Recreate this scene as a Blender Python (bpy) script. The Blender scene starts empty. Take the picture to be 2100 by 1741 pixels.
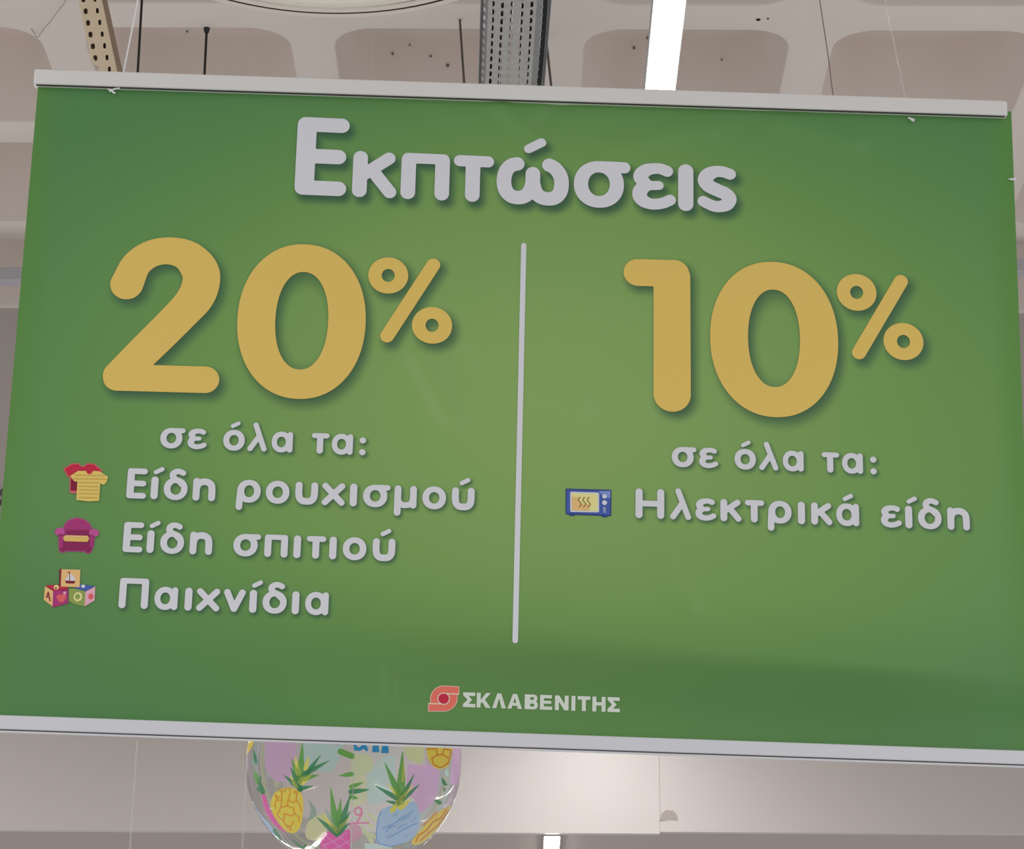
import bpy, bmesh, math, random
import numpy as np
from mathutils import Vector, Matrix

random.seed(7)
rng = np.random.default_rng(7)
SC = bpy.context.scene
COL = SC.collection

# ------------------------------------------------------------------ camera
F_PX, CX, CY = 5500.0, 1050.0, 870.5          # focal length and centre for the 2100 x 1741 frame
EYE = np.array([0.0, 0.0, 1.6])


def cam_axes(pitch, roll, yaw):
    p, r, y = map(math.radians, (pitch, roll, yaw))
    right = np.array([1.0, 0, 0])
    fw = np.array([0, math.cos(p), math.sin(p)])
    up = np.array([0, -math.sin(p), math.cos(p)])
    Z = np.array([[math.cos(y), -math.sin(y), 0], [math.sin(y), math.cos(y), 0], [0, 0, 1]])
    right, fw, up = Z @ right, Z @ fw, Z @ up
    return math.cos(r) * right + math.sin(r) * up, -math.sin(r) * right + math.cos(r) * up, fw


CR, CU, CF = cam_axes(19.0, 0.4, 0.35)
cam_d = bpy.data.cameras.new('camera')
cam = bpy.data.objects.new('camera', cam_d)
COL.objects.link(cam)
cam_d.sensor_fit = 'HORIZONTAL'
cam_d.sensor_width = 36.0
cam_d.lens = 36.0 * F_PX / 2100.0
cam_d.clip_start = 0.05
M = Matrix.Identity(4)
for i in range(3):
    M[i][0], M[i][1], M[i][2], M[i][3] = CR[i], CU[i], -CF[i], EYE[i]
cam.matrix_world = M
SC.camera = cam

# ------------------------------------------------------------------ world, lamps, exposure
SC.view_settings.view_transform = 'Standard'
SC.view_settings.look = 'None'
SC.view_settings.gamma = 1.0
SC.view_settings.use_curve_mapping = False
SC.view_settings.exposure = 0.0
world = bpy.data.worlds.new('world')
SC.world = world
world.use_nodes = True
bg = world.node_tree.nodes['Background']
bg.inputs['Color'].default_value = (1.0, 0.99, 0.985, 1)
# light sent back by the shop around: more from the pale floor below than from the far aisles
wn = world.node_tree
w_tc = wn.nodes.new('ShaderNodeTexCoord')
w_sx = wn.nodes.new('ShaderNodeSeparateXYZ')
w_mr = wn.nodes.new('ShaderNodeMapRange')
w_mr.inputs['From Min'].default_value = -0.9
w_mr.inputs['From Max'].default_value = 0.15
w_mr.inputs['To Min'].default_value = 0.66
w_mr.inputs['To Max'].default_value = 0.36
wn.links.new(w_tc.outputs['Generated'], w_sx.inputs[0])
wn.links.new(w_sx.outputs['Z'], w_mr.inputs['Value'])
wn.links.new(w_mr.outputs[0], bg.inputs['Strength'])
LED_STRENGTH = 72.0


def unseen_row(name, x, y0, y1, z, power):
    """An unseen row out of frame: a long narrow area light shining down."""
    d = bpy.data.lights.new(name, 'AREA')
    d.shape = 'RECTANGLE'
    d.size, d.size_y = 0.07, y1 - y0
    d.energy = power
    d.color = (1.0, 0.985, 0.97)
    o = bpy.data.objects.new(name, d)
    o.location = (x, (y0 + y1) / 2, z)
    COL.objects.link(o)


unseen_row('unseen_row_light', -4.1, 5.0, 10.9, 4.55, 150)
unseen_row('unseen_row_light', -3.3, -6.0, 3.0, 4.55, 165)  # added row, unseen: lights the banner's front and creases
unseen_row('unseen_row_light', 3.9, -6.0, 3.0, 4.55, 165)  # added row, unseen: lights the banner's front from the right


def ray(x, y):
    return (x - CX) / F_PX * CR - (y - CY) / F_PX * CU + CF


def at_y(x, y, Y):                              # the point seen at a pixel, at depth Y
    d = ray(x, y)
    return EYE + d * (Y / d[1])


def at_z(x, y, z):                              # the point seen at a pixel, at height z
    d = ray(x, y)
    return EYE + d * ((z - EYE[2]) / d[2])


# ------------------------------------------------------------------ helpers
def lin(c):
    c = c / 255.0
    return c / 12.92 if c <= 0.04045 else ((c + 0.055) / 1.055) ** 2.4


LIGHT = 0.62                                    # share of light a front surface sends back when pure white


def col(r, g, b, k=LIGHT):
    return tuple(min(0.95, lin(v) / k) for v in (r, g, b))


def material(name, rgb, rough=0.6, metal=0.0, spec=0.3, alpha=1.0, noise=0.0, nscale=8.0, bump=0.0, bscale=60.0):
    m = bpy.data.materials.new(name)
    m.use_nodes = True
    nt = m.node_tree
    b = nt.nodes['Principled BSDF']
    b.inputs['Base Color'].default_value = (*rgb, 1)
    b.inputs['Roughness'].default_value = rough
    b.inputs['Metallic'].default_value = metal
    b.inputs['Specular IOR Level'].default_value = spec
    b.inputs['Alpha'].default_value = alpha
    tc = None
    if noise or bump:
        tc = nt.nodes.new('ShaderNodeTexCoord')
    if noise:
        n = nt.nodes.new('ShaderNodeTexNoise')
        n.inputs['Scale'].default_value = nscale
        n.inputs['Detail'].default_value = 4
        nt.links.new(tc.outputs['Object'], n.inputs['Vector'])
        mx = nt.nodes.new('ShaderNodeMix')
        mx.data_type = 'RGBA'
        mx.inputs[6].default_value = (*[v * (1 - noise) for v in rgb], 1)
        mx.inputs[7].default_value = (*[min(0.97, v * (1 + noise)) for v in rgb], 1)
        nt.links.new(n.outputs['Fac'], mx.inputs[0])
        nt.links.new(mx.outputs[2], b.inputs['Base Color'])
    if bump:
        n = nt.nodes.new('ShaderNodeTexNoise')
        n.inputs['Scale'].default_value = bscale
        n.inputs['Detail'].default_value = 3
        nt.links.new(tc.outputs['Object'], n.inputs['Vector'])
        bp = nt.nodes.new('ShaderNodeBump')
        bp.inputs['Strength'].default_value = bump
        bp.inputs['Distance'].default_value = 0.004
        nt.links.new(n.outputs['Fac'], bp.inputs['Height'])
        nt.links.new(bp.outputs['Normal'], b.inputs['Normal'])
    return m


def emitter(name, rgb, strength):
    m = bpy.data.materials.new(name)
    m.use_nodes = True
    b = m.node_tree.nodes['Principled BSDF']
    b.inputs['Base Color'].default_value = (0.9, 0.9, 0.9, 1)
    b.inputs['Emission Color'].default_value = (*rgb, 1)
    b.inputs['Emission Strength'].default_value = strength
    return m


def mesh_obj(name, verts, faces, mats, parent=None, smooth=False, midx=None):
    me = bpy.data.meshes.new(name)
    me.from_pydata([tuple(map(float, v)) for v in verts], [], faces)
    for m in (mats if isinstance(mats, (list, tuple)) else [mats]):
        me.materials.append(m)
    if midx is not None:
        me.polygons.foreach_set('material_index', midx)
    if smooth:
        me.polygons.foreach_set('use_smooth', [True] * len(me.polygons))
    me.update()
    o = bpy.data.objects.new(name, me)
    COL.objects.link(o)
    if parent:
        o.parent = parent
    return o


def thing(name, label, cat, loc=(0, 0, 0), group=None):
    o = bpy.data.objects.new(name, None)
    COL.objects.link(o)
    o.location = loc
    o.empty_display_size = 0.05
    tag(o, label, cat, group)
    return o


def tag(o, label, cat, group=None):
    o['label'] = label
    o['category'] = cat
    if group:
        o['group'] = group
    return o


class Geo:
    """Collects boxes, tubes and prisms into one mesh."""

    def __init__(self):
        self.v, self.f, self.mi = [], [], []

    def add(self, verts, faces, mi=0):
        n = len(self.v)
        self.v += [tuple(map(float, p)) for p in verts]
        self.f += [tuple(i + n for i in f) for f in faces]
        self.mi += [mi] * len(faces)
        return self

    def box(self, lo, hi, bev=0.0, mi=0):
        bm = bmesh.new()
        bmesh.ops.create_cube(bm, size=1.0)
        lo, hi = np.array(lo, float), np.array(hi, float)
        for v in bm.verts:
            v.co = Vector((lo + hi) / 2 + np.array(v.co) * (hi - lo))
        if bev:
            bmesh.ops.bevel(bm, geom=bm.edges[:], offset=bev, segments=3, profile=0.5, affect='EDGES')
        bm.verts.index_update()
        self.add([v.co[:] for v in bm.verts], [[v.index for v in f.verts] for f in bm.faces], mi)
        bm.free()
        return self

    def tube(self, pts, r, n=10, mi=0, caps=True):
        pts = [np.array(p, float) for p in pts]
        rr = r if isinstance(r, (list, tuple)) else [r] * len(pts)
        vs, fs = [], []
        ref = None
        for k, p in enumerate(pts):
            t = pts[min(k + 1, len(pts) - 1)] - pts[max(k - 1, 0)]
            t = t / np.linalg.norm(t)
            if ref is None:
                ref = np.cross(t, [0.3, 1, 0.2])
            a = ref - t * (ref @ t)
            a /= np.linalg.norm(a)
            ref = a
            b = np.cross(t, a)
            for j in range(n):
                w = 2 * math.pi * j / n
                vs.append(p + rr[k] * (math.cos(w) * a + math.sin(w) * b))
        for k in range(len(pts) - 1):
            for j in range(n):
                j2 = (j + 1) % n
                fs.append((k * n + j, k * n + j2, (k + 1) * n + j2, (k + 1) * n + j))
        if caps:
            fs.append(tuple(range(n))[::-1])
            fs.append(tuple((len(pts) - 1) * n + j for j in range(n)))
        return self.add(vs, fs, mi)

    def lathe(self, prof, n=64, mi=0):
        vs, fs = [], []
        for r, z in prof:
            for j in range(n):
                w = 2 * math.pi * j / n
                vs.append((r * math.cos(w), r * math.sin(w), z))
        for k in range(len(prof) - 1):
            for j in range(n):
                j2 = (j + 1) % n
                fs.append((k * n + j, k * n + j2, (k + 1) * n + j2, (k + 1) * n + j))
        return self.add(vs, fs, mi)

    def build(self, name, mats, parent=None, smooth=False):
        return mesh_obj(name, self.v, self.f, mats, parent, smooth, self.mi)


# ------------------------------------------------------------------ outlines: capsules, boxes, rings and polygons
def d_cap(X, Y, x1, y1, r1, x2, y2, r2):
    dx, dy = x2 - x1, y2 - y1
    L2 = dx * dx + dy * dy + 1e-18
    t = np.clip(((X - x1) * dx + (Y - y1) * dy) / L2, 0, 1)
    return np.hypot(X - x1 - t * dx, Y - y1 - t * dy) - (r1 + t * (r2 - r1))


def d_box(X, Y, x1, y1, x2, y2, r):             # a straight stroke with square ends
    dx, dy = x2 - x1, y2 - y1
    L = math.hypot(dx, dy)
    dx, dy = dx / L, dy / L
    s = (X - x1) * dx + (Y - y1) * dy
    q = -(X - x1) * dy + (Y - y1) * dx
    return np.maximum(np.abs(s - L / 2) - L / 2, np.abs(q) - r)


def d_ell(X, Y, cx, cy, rx, ry, n=2.0):
    k = (np.abs((X - cx) / rx) ** n + np.abs((Y - cy) / ry) ** n) ** (1 / n)
    return (k - 1) * min(rx, ry)


def d_poly(X, Y, P):
    P = np.array(P, float)
    d = np.full(X.shape, 1e9)
    ins = np.zeros(X.shape, bool)
    n = len(P)
    for i in range(n):
        x1, y1 = P[i]
        x2, y2 = P[(i + 1) % n]
        dx, dy = x2 - x1, y2 - y1
        t = np.clip(((X - x1) * dx + (Y - y1) * dy) / (dx * dx + dy * dy + 1e-18), 0, 1)
        d = np.minimum(d, np.hypot(X - x1 - t * dx, Y - y1 - t * dy))
        if y1 != y2:
            c = ((y1 > Y) != (y2 > Y)) & (X < (x2 - x1) * (Y - y1) / (y2 - y1) + x1)
            ins ^= c
    return np.where(ins, -d, d)


def prim_eval(pr, X, Y):
    k, a = pr[0], pr[1:]
    if k == 'cap':
        return d_cap(X, Y, *a)
    if k == 'box':
        return d_box(X, Y, *a)
    if k == 'ell':
        return d_ell(X, Y, *a)
    if k == 'ring':
        return np.maximum(d_ell(X, Y, *a[0]), -d_ell(X, Y, *a[1]))
    if k == 'poly':
        return d_poly(X, Y, a[0])
    if k == 'cut':                              # a polygon with another polygon cut out
        return np.maximum(d_poly(X, Y, a[0]), -d_poly(X, Y, a[1]))


def prim_box(pr):
    k, a = pr[0], pr[1:]
    if k == 'cap':
        r = max(a[2], a[5])
        return min(a[0], a[3]) - r, min(a[1], a[4]) - r, max(a[0], a[3]) + r, max(a[1], a[4]) + r
    if k == 'box':
        return min(a[0], a[2]) - a[4], min(a[1], a[3]) - a[4], max(a[0], a[2]) + a[4], max(a[1], a[3]) + a[4]
    if k in ('ell', 'ring'):
        e = a if k == 'ell' else a[0]
        return e[0] - e[2], e[1] - e[3], e[0] + e[2], e[1] + e[3]
    P = np.array(a[0])
    return (*P.min(0), *P.max(0))


def shape_box(prims, pad=0.0):
    B = np.array([prim_box(p) for p in prims])
    return B[:, 0].min() - pad, B[:, 1].min() - pad, B[:, 2].max() + pad, B[:, 3].max() + pad


def shape_eval(prims, X, Y):
    d = None
    for p in prims:
        e = prim_eval(p, X, Y)
        d = e if d is None else np.minimum(d, e)
    return d


def shape_mesh(prims, cell):
    """The filled outline as a fine even mesh: list of 2-D points, list of faces."""
    x0, y0, x1, y1 = shape_box(prims, cell * 1.5)
    nx, ny = int((x1 - x0) / cell) + 2, int((y1 - y0) / cell) + 2
    xs, ys = x0 + cell * np.arange(nx), y0 + cell * np.arange(ny)
    X, Y = np.meshgrid(xs, ys, indexing='ij')
    D = shape_eval(prims, X, Y)
    I = D < 0
    cnt = I[:-1, :-1].astype(int) + I[1:, :-1] + I[1:, 1:] + I[:-1, 1:]
    verts, faces, key = [], [], {}

    def vid(k, p):
        if k not in key:
            key[k] = len(verts)
            verts.append(p)
        return key[k]
    for i, j in np.argwhere(cnt > 0):
        cs = [(i, j), (i + 1, j), (i + 1, j + 1), (i, j + 1)]
        poly = []
        for q in range(4):
            a, b = cs[q], cs[(q + 1) % 4]
            da, db = D[a], D[b]
            if da < 0:
                poly.append(vid(a, (xs[a[0]], ys[a[1]])))
            if (da < 0) != (db < 0):
                t = da / (da - db)
                k = (a, b) if a < b else (b, a)
                poly.append(vid(k, (xs[a[0]] + t * (xs[b[0]] - xs[a[0]]), ys[a[1]] + t * (ys[b[1]] - ys[a[1]]))))
        if len(poly) >= 3:
            faces.append(tuple(poly))
    return verts, faces


def smooth_pts(pts, n=6):
    P = [np.array(p, float) for p in pts]
    if len(P) < 3:
        return P
    out = []
    Q = [2 * P[0] - P[1]] + P + [2 * P[-1] - P[-2]]
    for i in range(1, len(Q) - 2):
        for k in range(n):
            t = k / n
            a, b, c, d = Q[i - 1], Q[i], Q[i + 1], Q[i + 2]
            out.append(0.5 * (2 * b + (c - a) * t + (2 * a - 5 * b + 4 * c - d) * t * t + (3 * b - 3 * c + d - a) * t ** 3))
    out.append(P[-1])
    return out


def stroke(pts, r=None, smooth=True):
    pts = [(p[0], p[1], p[2] if len(p) > 2 else r) for p in pts]
    P = smooth_pts(pts) if smooth and len(pts) > 2 else [np.array(p, float) for p in pts]
    return [('cap', a[0], a[1], a[2], b[0], b[1], b[2]) for a, b in zip(P[:-1], P[1:])]


# ------------------------------------------------------------------ the rounded Greek lettering, x-height = 1, y upwards
S = 0.152
ACC = lambda x, y=1.2: stroke([(x, y), (x + 0.27, y + 0.14)], 0.1)
G = {}
G['ι'] = stroke([(S, S), (S, 1 - S)], S + .006)
G['ί'] = G['ι'] + ACC(0.17, 1.19)
G['ο'] = [('ring', (.52, .5, .52, .505, 2.1), (.52, .5, .225, .25, 2.1))]
G['ό'] = G['ο'] + ACC(.42, 1.18)
G['σ'] = [('ring', (.535, .49, .535, .495, 2.1), (.535, .495, .23, .25, 2.1))] + stroke([(.52, .865), (1.075, .865)], .125)
G['ε'] = stroke([(.735, .83, .125), (.6, .875, .122), (.45, .875, .122), (.28, .83, .14), (.175, .715, .155), (.22, .60, .14),
                 (.36, .525, .1), (.56, .52, .1)]) + \
    stroke([(.5, .515, .1), (.33, .505, .11), (.19, .43, .15), (.15, .30, .15), (.22, .19, .14), (.36, .128, .125), (.5, .122, .122),
            (.66, .155, .122), (.80, .22, .122)])
G['ς'] = stroke([(.695, .825, .125), (.54, .87, .125), (.38, .865, .13), (.24, .80, .15), (.165, .68, .155), (.24, .56, .15), (.42, .475, .145),
                 (.60, .40, .145), (.685, .30, .145), (.63, .185, .14), (.50, .132, .128), (.36, .13, .125), (.22, .18, .122), (.125, .225, .12)])
G['κ'] = stroke([(S, S), (S, 1 - S)], S) + stroke([(.24, .50), (.76, .855)], .135) + stroke([(.42, .575), (.80, .14)], .137)
G['π'] = stroke([(S, S), (S, 1 - S)], S) + stroke([(.875, S), (.875, 1 - S)], S) + stroke([(.13, .883), (.9, .883)], .117)
G['τ'] = stroke([(.128, .872), (.727, .872)], .127) + stroke([(.41, S), (.41, .85)], S)
G['ω'] = stroke([(.43, .855), (.31, .82), (.2, .70), (.155, .5), (.19, .3), (.30, .175), (.45, .138), (.60, .172), (.71, .28), (.765, .45), (.77, .66)], S) + \
    stroke([(1.12, .855), (1.23, .80), (1.34, .67), (1.385, .5), (1.36, .3), (1.25, .17), (1.09, .138), (.94, .172), (.83, .28), (.775, .45)], S)
G['ώ'] = G['ω'] + ACC(.67, 1.19)
G['λ'] = stroke([(.36, 1.27), (.80, .13)], .13) + stroke([(.555, .76), (.13, .13)], .13)
G['α'] = [('ring', (.47, .5, .47, .505, 2.1), (.47, .5, .21, .255, 2.1))] + stroke([(.88, .135), (.88, .865)], .138)
G['ά'] = G['α'] + ACC(.40, 1.2)
G[':'] = [('ell', .16, .15, .155, .155), ('ell', .16, .72, .155, .155)]
G['δ'] = [('ring', (.525, .49, .525, .495, 2.1), (.53, .49, .23, .255, 2.1))] + \
    stroke([(.82, 1.19, .125), (.68, 1.25, .125), (.52, 1.25, .13), (.39, 1.16, .14), (.37, 1.03, .14), (.48, .91, .14), (.66, .83, .14), (.8, .70, .14)])
G['η'] = stroke([(S, S), (S, .86)], S) + \
    stroke([(.16, .55), (.22, .72), (.35, .82), (.5, .848), (.66, .82), (.80, .70), (.838, .5), (.84, .3), (.84, S)], S)
G['ρ'] = [('ring', (.54, .5, .52, .505, 2.1), (.55, .5, .215, .26, 2.1))] + stroke([(.17, .5), (.145, .1), (.14, -.2)], .145)
G['υ'] = stroke([(S, 1 - S), (S, .5), (.20, .28), (.33, .165), (.5, .148), (.67, .165), (.80, .28), (.84, .5), (.84, 1 - S)], S)
G['ύ'] = G['υ'] + ACC(.42, 1.19)
G['χ'] = stroke([(.14, .14), (.87, .86)], .14) + stroke([(.14, .86), (.87, .14)], .14)
G['μ'] = stroke([(.16, 1 - S), (.15, -.2)], .148) + stroke([(.84, 1 - S), (.84, .14)], .148) + \
    stroke([(.16, .45), (.22, .25), (.38, .145), (.56, .14), (.74, .2), (.84, .42)], .135)
G['ν'] = stroke([(.145, .86), (.465, .15)], .145) + stroke([(.80, .86), (.465, .15)], .145)
CAP = 1.335                                     # capitals of the list lines, in x-heights


def caps(prims, k):
    out = []
    for p in prims:
        if p[0] == 'cap':
            out.append(('cap', *[v * k for v in p[1:]]))
    return out


E_ = stroke([(.12, .12), (.12, .88)], .119) + stroke([(.1, .902), (.562, .902)], .098) + \
    stroke([(.1, .5), (.535, .5)], .098) + stroke([(.1, .098), (.552, .098)], .098)
G['Ε'] = caps(E_, CAP)
G['Π'] = caps(stroke([(.115, .115), (.115, .885)], .115) + stroke([(.84, .115), (.84, .885)], .115) + stroke([(.1, .905), (.85, .905)], .095), CAP)
G['Η'] = caps(stroke([(.118, .118), (.118, .882)], .118) + stroke([(.84, .118), (.84, .882)], .118) + stroke([(.1, .5), (.85, .5)], .1), CAP)
G['Ε+'] = caps(E_, 1.68)                         # the large initial of the heading

# square sans capitals of the shop's name, cap height = 1
w_ = .135
LOGO = {
    'Σ': [('poly', [(0, 1), (.82, 1), (.82, .76), (.38, .76), (.62, .5), (.38, .24), (.84, .24), (.84, 0), (0, 0), (0, .2), (.30, .5), (0, .8)])],
    'Κ': [('box', w_, 0, w_, 1, w_), ('poly', [(.2, .42), (.62, 1), (.95, 1), (.56, .55), (.96, 0), (.62, 0), (.37, .38), (.2, .2)])],
    'Λ': [('poly', [(0, 0), (.32, 1), (.60, 1), (.93, 0), (.64, 0), (.455, .66), (.28, 0)])],
    'Α': [('poly', [(0, 0), (.36, 1), (.64, 1), (1.0, 0), (.71, 0), (.65, .2), (.34, .2), (.28, 0)]), ],
    'Β': [('box', w_, 0, w_, 1, w_), ('ring', (.52, .74, .34, .26, 2.6), (.50, .735, .13, .10, 2.4)),
          ('ring', (.54, .285, .36, .285, 2.6), (.51, .285, .14, .105, 2.4)), ('box', .2, .9, .52, .9, .1), ('box', .2, .1, .52, .1, .1),
          ('box', .2, .52, .5, .52, .08)],
    'Ε': [('box', w_, 0, w_, 1, w_), ('box', .1, .885, .8, .885, .115), ('box', .1, .51, .76, .51, .105), ('box', .1, .115, .83, .115, .115)],
    'Ν': [('box', w_, 0, w_, 1, w_), ('box', .79, 0, .79, 1, w_), ('poly', [(0, 1), (.29, 1), (.925, 0), (.64, 0)])],
    'Ι': [('box', w_, 0, w_, 1, w_)],
    'Τ': [('box', 0, .88, .86, .88, .12), ('box', .43, 0, .43, .9, w_)],
    'Η': [('box', w_, 0, w_, 1, w_), ('box', .76, 0, .76, 1, w_), ('box', .2, .52, .7, .52, .115)],
}
LOGO['Α'] = [('cut', LOGO['Α'][0][1], [(.40, .40), (.59, .40), (.50, .74)])]

# ------------------------------------------------------------------ materials
M_ceil = material('painted_concrete', col(184, 175, 169), 0.75, spec=0.2, noise=0.03, nscale=3.0, bump=0.15, bscale=30)
M_soffit = material('shaded_ceiling_paint', col(140, 131, 126), 0.8, spec=0.2)  # slab paint in a darker colour, for the dimmer space behind the wall
M_wall = material('painted_plaster', col(158, 152, 149), 0.5, spec=0.3, noise=0.02, nscale=2.0)
M_plate = material('wall_stain', col(130, 122, 117), 0.7)
M_rail = material('white_plastic', col(191, 189, 187), 0.35, spec=0.45, noise=0.01, nscale=20)
M_rail2 = material('white_plastic_cool', col(184, 184, 189), 0.35, spec=0.45)
M_shade_line = material('shade_line', (0.085, 0.075, 0.07), 0.8)  # dark colour standing in for shade along the rails
M_string = material('white_cord', col(225, 220, 212), 0.6)
M_nylon = material('clear_nylon', (0.75, 0.72, 0.70), 0.3, alpha=0.3)
M_rod = material('dark_steel', (0.045, 0.043, 0.045), 0.45, metal=0.3)
M_galv = material('galvanised_steel', (0.45, 0.44, 0.42), 0.5, metal=0.35, noise=0.22, nscale=40)
M_rod2 = material('dusty_steel', (0.13, 0.115, 0.10), 0.6)
M_galv2 = material('galvanised_steel_lip', (0.29, 0.29, 0.30), 0.5, metal=0.35, noise=0.2, nscale=40)
M_cream = material('cream_steel', col(205, 186, 163), 0.55, noise=0.06, nscale=30)
M_rust = material('rusty_edge', (0.10, 0.07, 0.05), 0.8)
M_trunk = material('grey_trunking', (0.50, 0.49, 0.53), 0.5)
M_cable = material('grey_cable', (0.10, 0.09, 0.09), 0.6)
M_house = material('lamp_housing', (0.45, 0.46, 0.48), 0.4)
M_led = emitter('led_diffuser', (1.0, 0.99, 0.98), LED_STRENGTH)
M_speck = material('dirt_speck', (0.19, 0.165, 0.15), 0.9)
M_hole = material('dark_hole', (0.02, 0.02, 0.02), 0.9)
M_white = material('print_white', col(190, 190, 196), 0.5)
M_yellow = material('print_yellow', col(198, 169, 88), 0.5)
M_red = material('print_red', col(172, 32, 60), 0.5)
M_dkred = material('print_dark_red', col(112, 22, 48), 0.5)
M_pinkline = material('print_rose_outline', col(185, 95, 95), 0.5)
M_shirt = material('print_shirt_yellow', col(200, 175, 95), 0.5)
M_shirt2 = material('print_shirt_stripe', col(180, 152, 75), 0.5)
M_mag = material('print_magenta', col(148, 46, 104), 0.5)
M_mag2 = material('print_magenta_dark', col(122, 30, 76), 0.5)
M_mag3 = material('print_magenta_light', col(170, 72, 132), 0.5)
M_cush = material('print_cushion', col(195, 165, 90), 0.5)
M_peach = material('print_peach', col(205, 165, 110), 0.5)
M_blue = material('print_blue', col(60, 82, 150), 0.5)
M_blue2 = material('print_blue_light', col(110, 130, 185), 0.5)
M_bluedk = material('print_blue_dark', col(40, 58, 115), 0.5)
M_lime = material('print_olive', col(125, 140, 75), 0.5)
M_cream2 = material('print_cream', col(205, 195, 130), 0.5)
M_rose = material('print_rose', col(200, 150, 165), 0.5)
M_coral = material('print_coral', col(195, 85, 90), 0.5)
M_salmon = material('print_salmon', col(200, 100, 85), 0.5)
M_brown = material('print_brown', col(120, 85, 40), 0.5)

# ------------------------------------------------------------------ waffle-slab ceiling
Z_C = EYE[2] + 4.46
PX, PY = 0.902, 0.975
RX0, RY0 = 0.117, 8.52                          # a rib crossing
HX, HY, DEPTH, CR_ = 0.377, 0.401, 0.42, 0.15   # half sizes of the recess, its depth, corner radius


def rrect(hx, hy, r, n=9):
    out = []
    for q, (sx, sy) in enumerate(((1, 1), (-1, 1), (-1, -1), (1, -1))):
        for k in range(n):
            a = math.radians(90 * q + 90 * k / (n - 1))
            out.append((sx * (hx - r) + r * math.cos(a), sy * (hy - r) + r * math.sin(a), q, k))
    return out


g = Geo()
NA = 9
rings = [(0.0, 0.0), (0.003, 0.001), (0.006, 0.004), (0.008, 0.010), (0.055, DEPTH - 0.08), (0.075, DEPTH - 0.03), (0.12, DEPTH)]
WALL_Y = 11.36
for ix in range(-12, 12):
    for iy in range(-6, 3):
        cx_, cy_ = RX0 + (ix + .5) * PX, RY0 + (iy + .5) * PY
        vs, fs = [], []
        base = rrect(HX, HY, CR_, NA)
        mid = NA // 2
        for x, y, q, k in base:                 # the rib plane around the recess
            sx, sy = ((1, 1), (-1, 1), (-1, -1), (1, -1))[q]
            first_x = q in (0, 2)
            if k == mid:
                p = (sx * PX / 2, sy * PY / 2)
            elif (k < mid) == first_x:
                p = (sx * PX / 2, y)
            else:
                p = (x, sy * PY / 2)
            vs.append((cx_ + p[0], cy_ + p[1], Z_C))
        for ins, dz in rings:
            for x, y, q, k in rrect(HX - ins, HY - ins, CR_ - ins * 0.4, NA):
                vs.append((cx_ + x, cy_ + y, Z_C + dz))
        n = len(base)
        for L in range(len(rings)):
            for j in range(n):
                j2 = (j + 1) % n
                fs.append((L * n + j, (L + 1) * n + j, (L + 1) * n + j2, L * n + j2))
        fs.append(tuple(len(rings) * n + j for j in range(n))[::-1])
        vs = [(x, min(y, WALL_Y + .02), z) for x, y, z in vs]
        g.add(vs, fs)
ceiling = g.build('ceiling', M_ceil, smooth=True)
ceiling['kind'] = 'structure'
me = ceiling.data
bm = bmesh.new()
bm.from_mesh(me)
bmesh.ops.remove_doubles(bm, verts=bm.verts, dist=1e-4)
bmesh.ops.recalc_face_normals(bm, faces=bm.faces)
bm.to_mesh(me)
bm.free()
mod = ceiling.modifiers.new('edges', 'EDGE_SPLIT')
mod.split_angle = math.radians(38)

# ------------------------------------------------------------------ back wall above the lower ceiling
zb = EYE[2] + 2.008 * WALL_Y / 11.0
X_STEP = at_y(1353, 1710, WALL_Y)[0]
g = Geo()
g.box((X_STEP, WALL_Y + .004, zb + .009), (12, WALL_Y + .04, Z_C + .5))
g.box((-12, WALL_Y, zb), (X_STEP, WALL_Y + .04, Z_C + .5))
wall = g.build('wall_back', M_wall)
wall['kind'] = 'structure'
# torn patch of skim coat beside the step, and a smudge
P = [at_y(x, y, WALL_Y + .003)[[0, 2]] for x, y in [(1352, 1685), (1357, 1668), (1366, 1661), (1380, 1662), (1389, 1672), (1391, 1683), (1372, 1681)]]
mesh_obj('plaster_stain', [(p[0], WALL_Y + .0035, p[1]) for p in P] + [(p[0], WALL_Y + .0025, p[1]) for p in P],
         [tuple(range(7)), tuple(range(13, 6, -1))] + [(i, i + 7, (i + 1) % 7 + 7, (i + 1) % 7) for i in range(7)], M_plate, wall)
low = Geo().box((-12, WALL_Y + .04, zb + .012), (12, 40, zb + .2)).build('ceiling.001', M_soffit)
low['kind'] = 'structure'

# anchor holes and specks left in the slab
for x, y, r, z in [(1555, 40, .008, 0), (1575, 38, .004, 0)]:
    p = at_z(x, y, Z_C)
    gg = Geo()
    gg.tube([(p[0], p[1], Z_C - .002), (p[0], p[1], Z_C + .004)], r, 12)
    gg.build('anchor_hole', M_hole, ceiling)

for x, y, r in [(805, 110, .0045), (883, 115, .004), (918, 134, .006), (840, 92, .003), (1300, 98, .005), (1329, 78, .006), (384, 65, .004), (1480, 122, .003)]:
    p = at_y(x, y, RY0 + PY - .0905 - .03)
    yy = RY0 + PY - .0865 - .008 - .05 * (p[2] - Z_C) / (DEPTH - .08)
    p = at_y(x, y, yy)
    Geo().tube([(p[0], yy - .004, p[2]), (p[0] + .002, yy + .02, p[2])], r, 10).build('anchor_hole', M_speck, ceiling)

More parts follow.
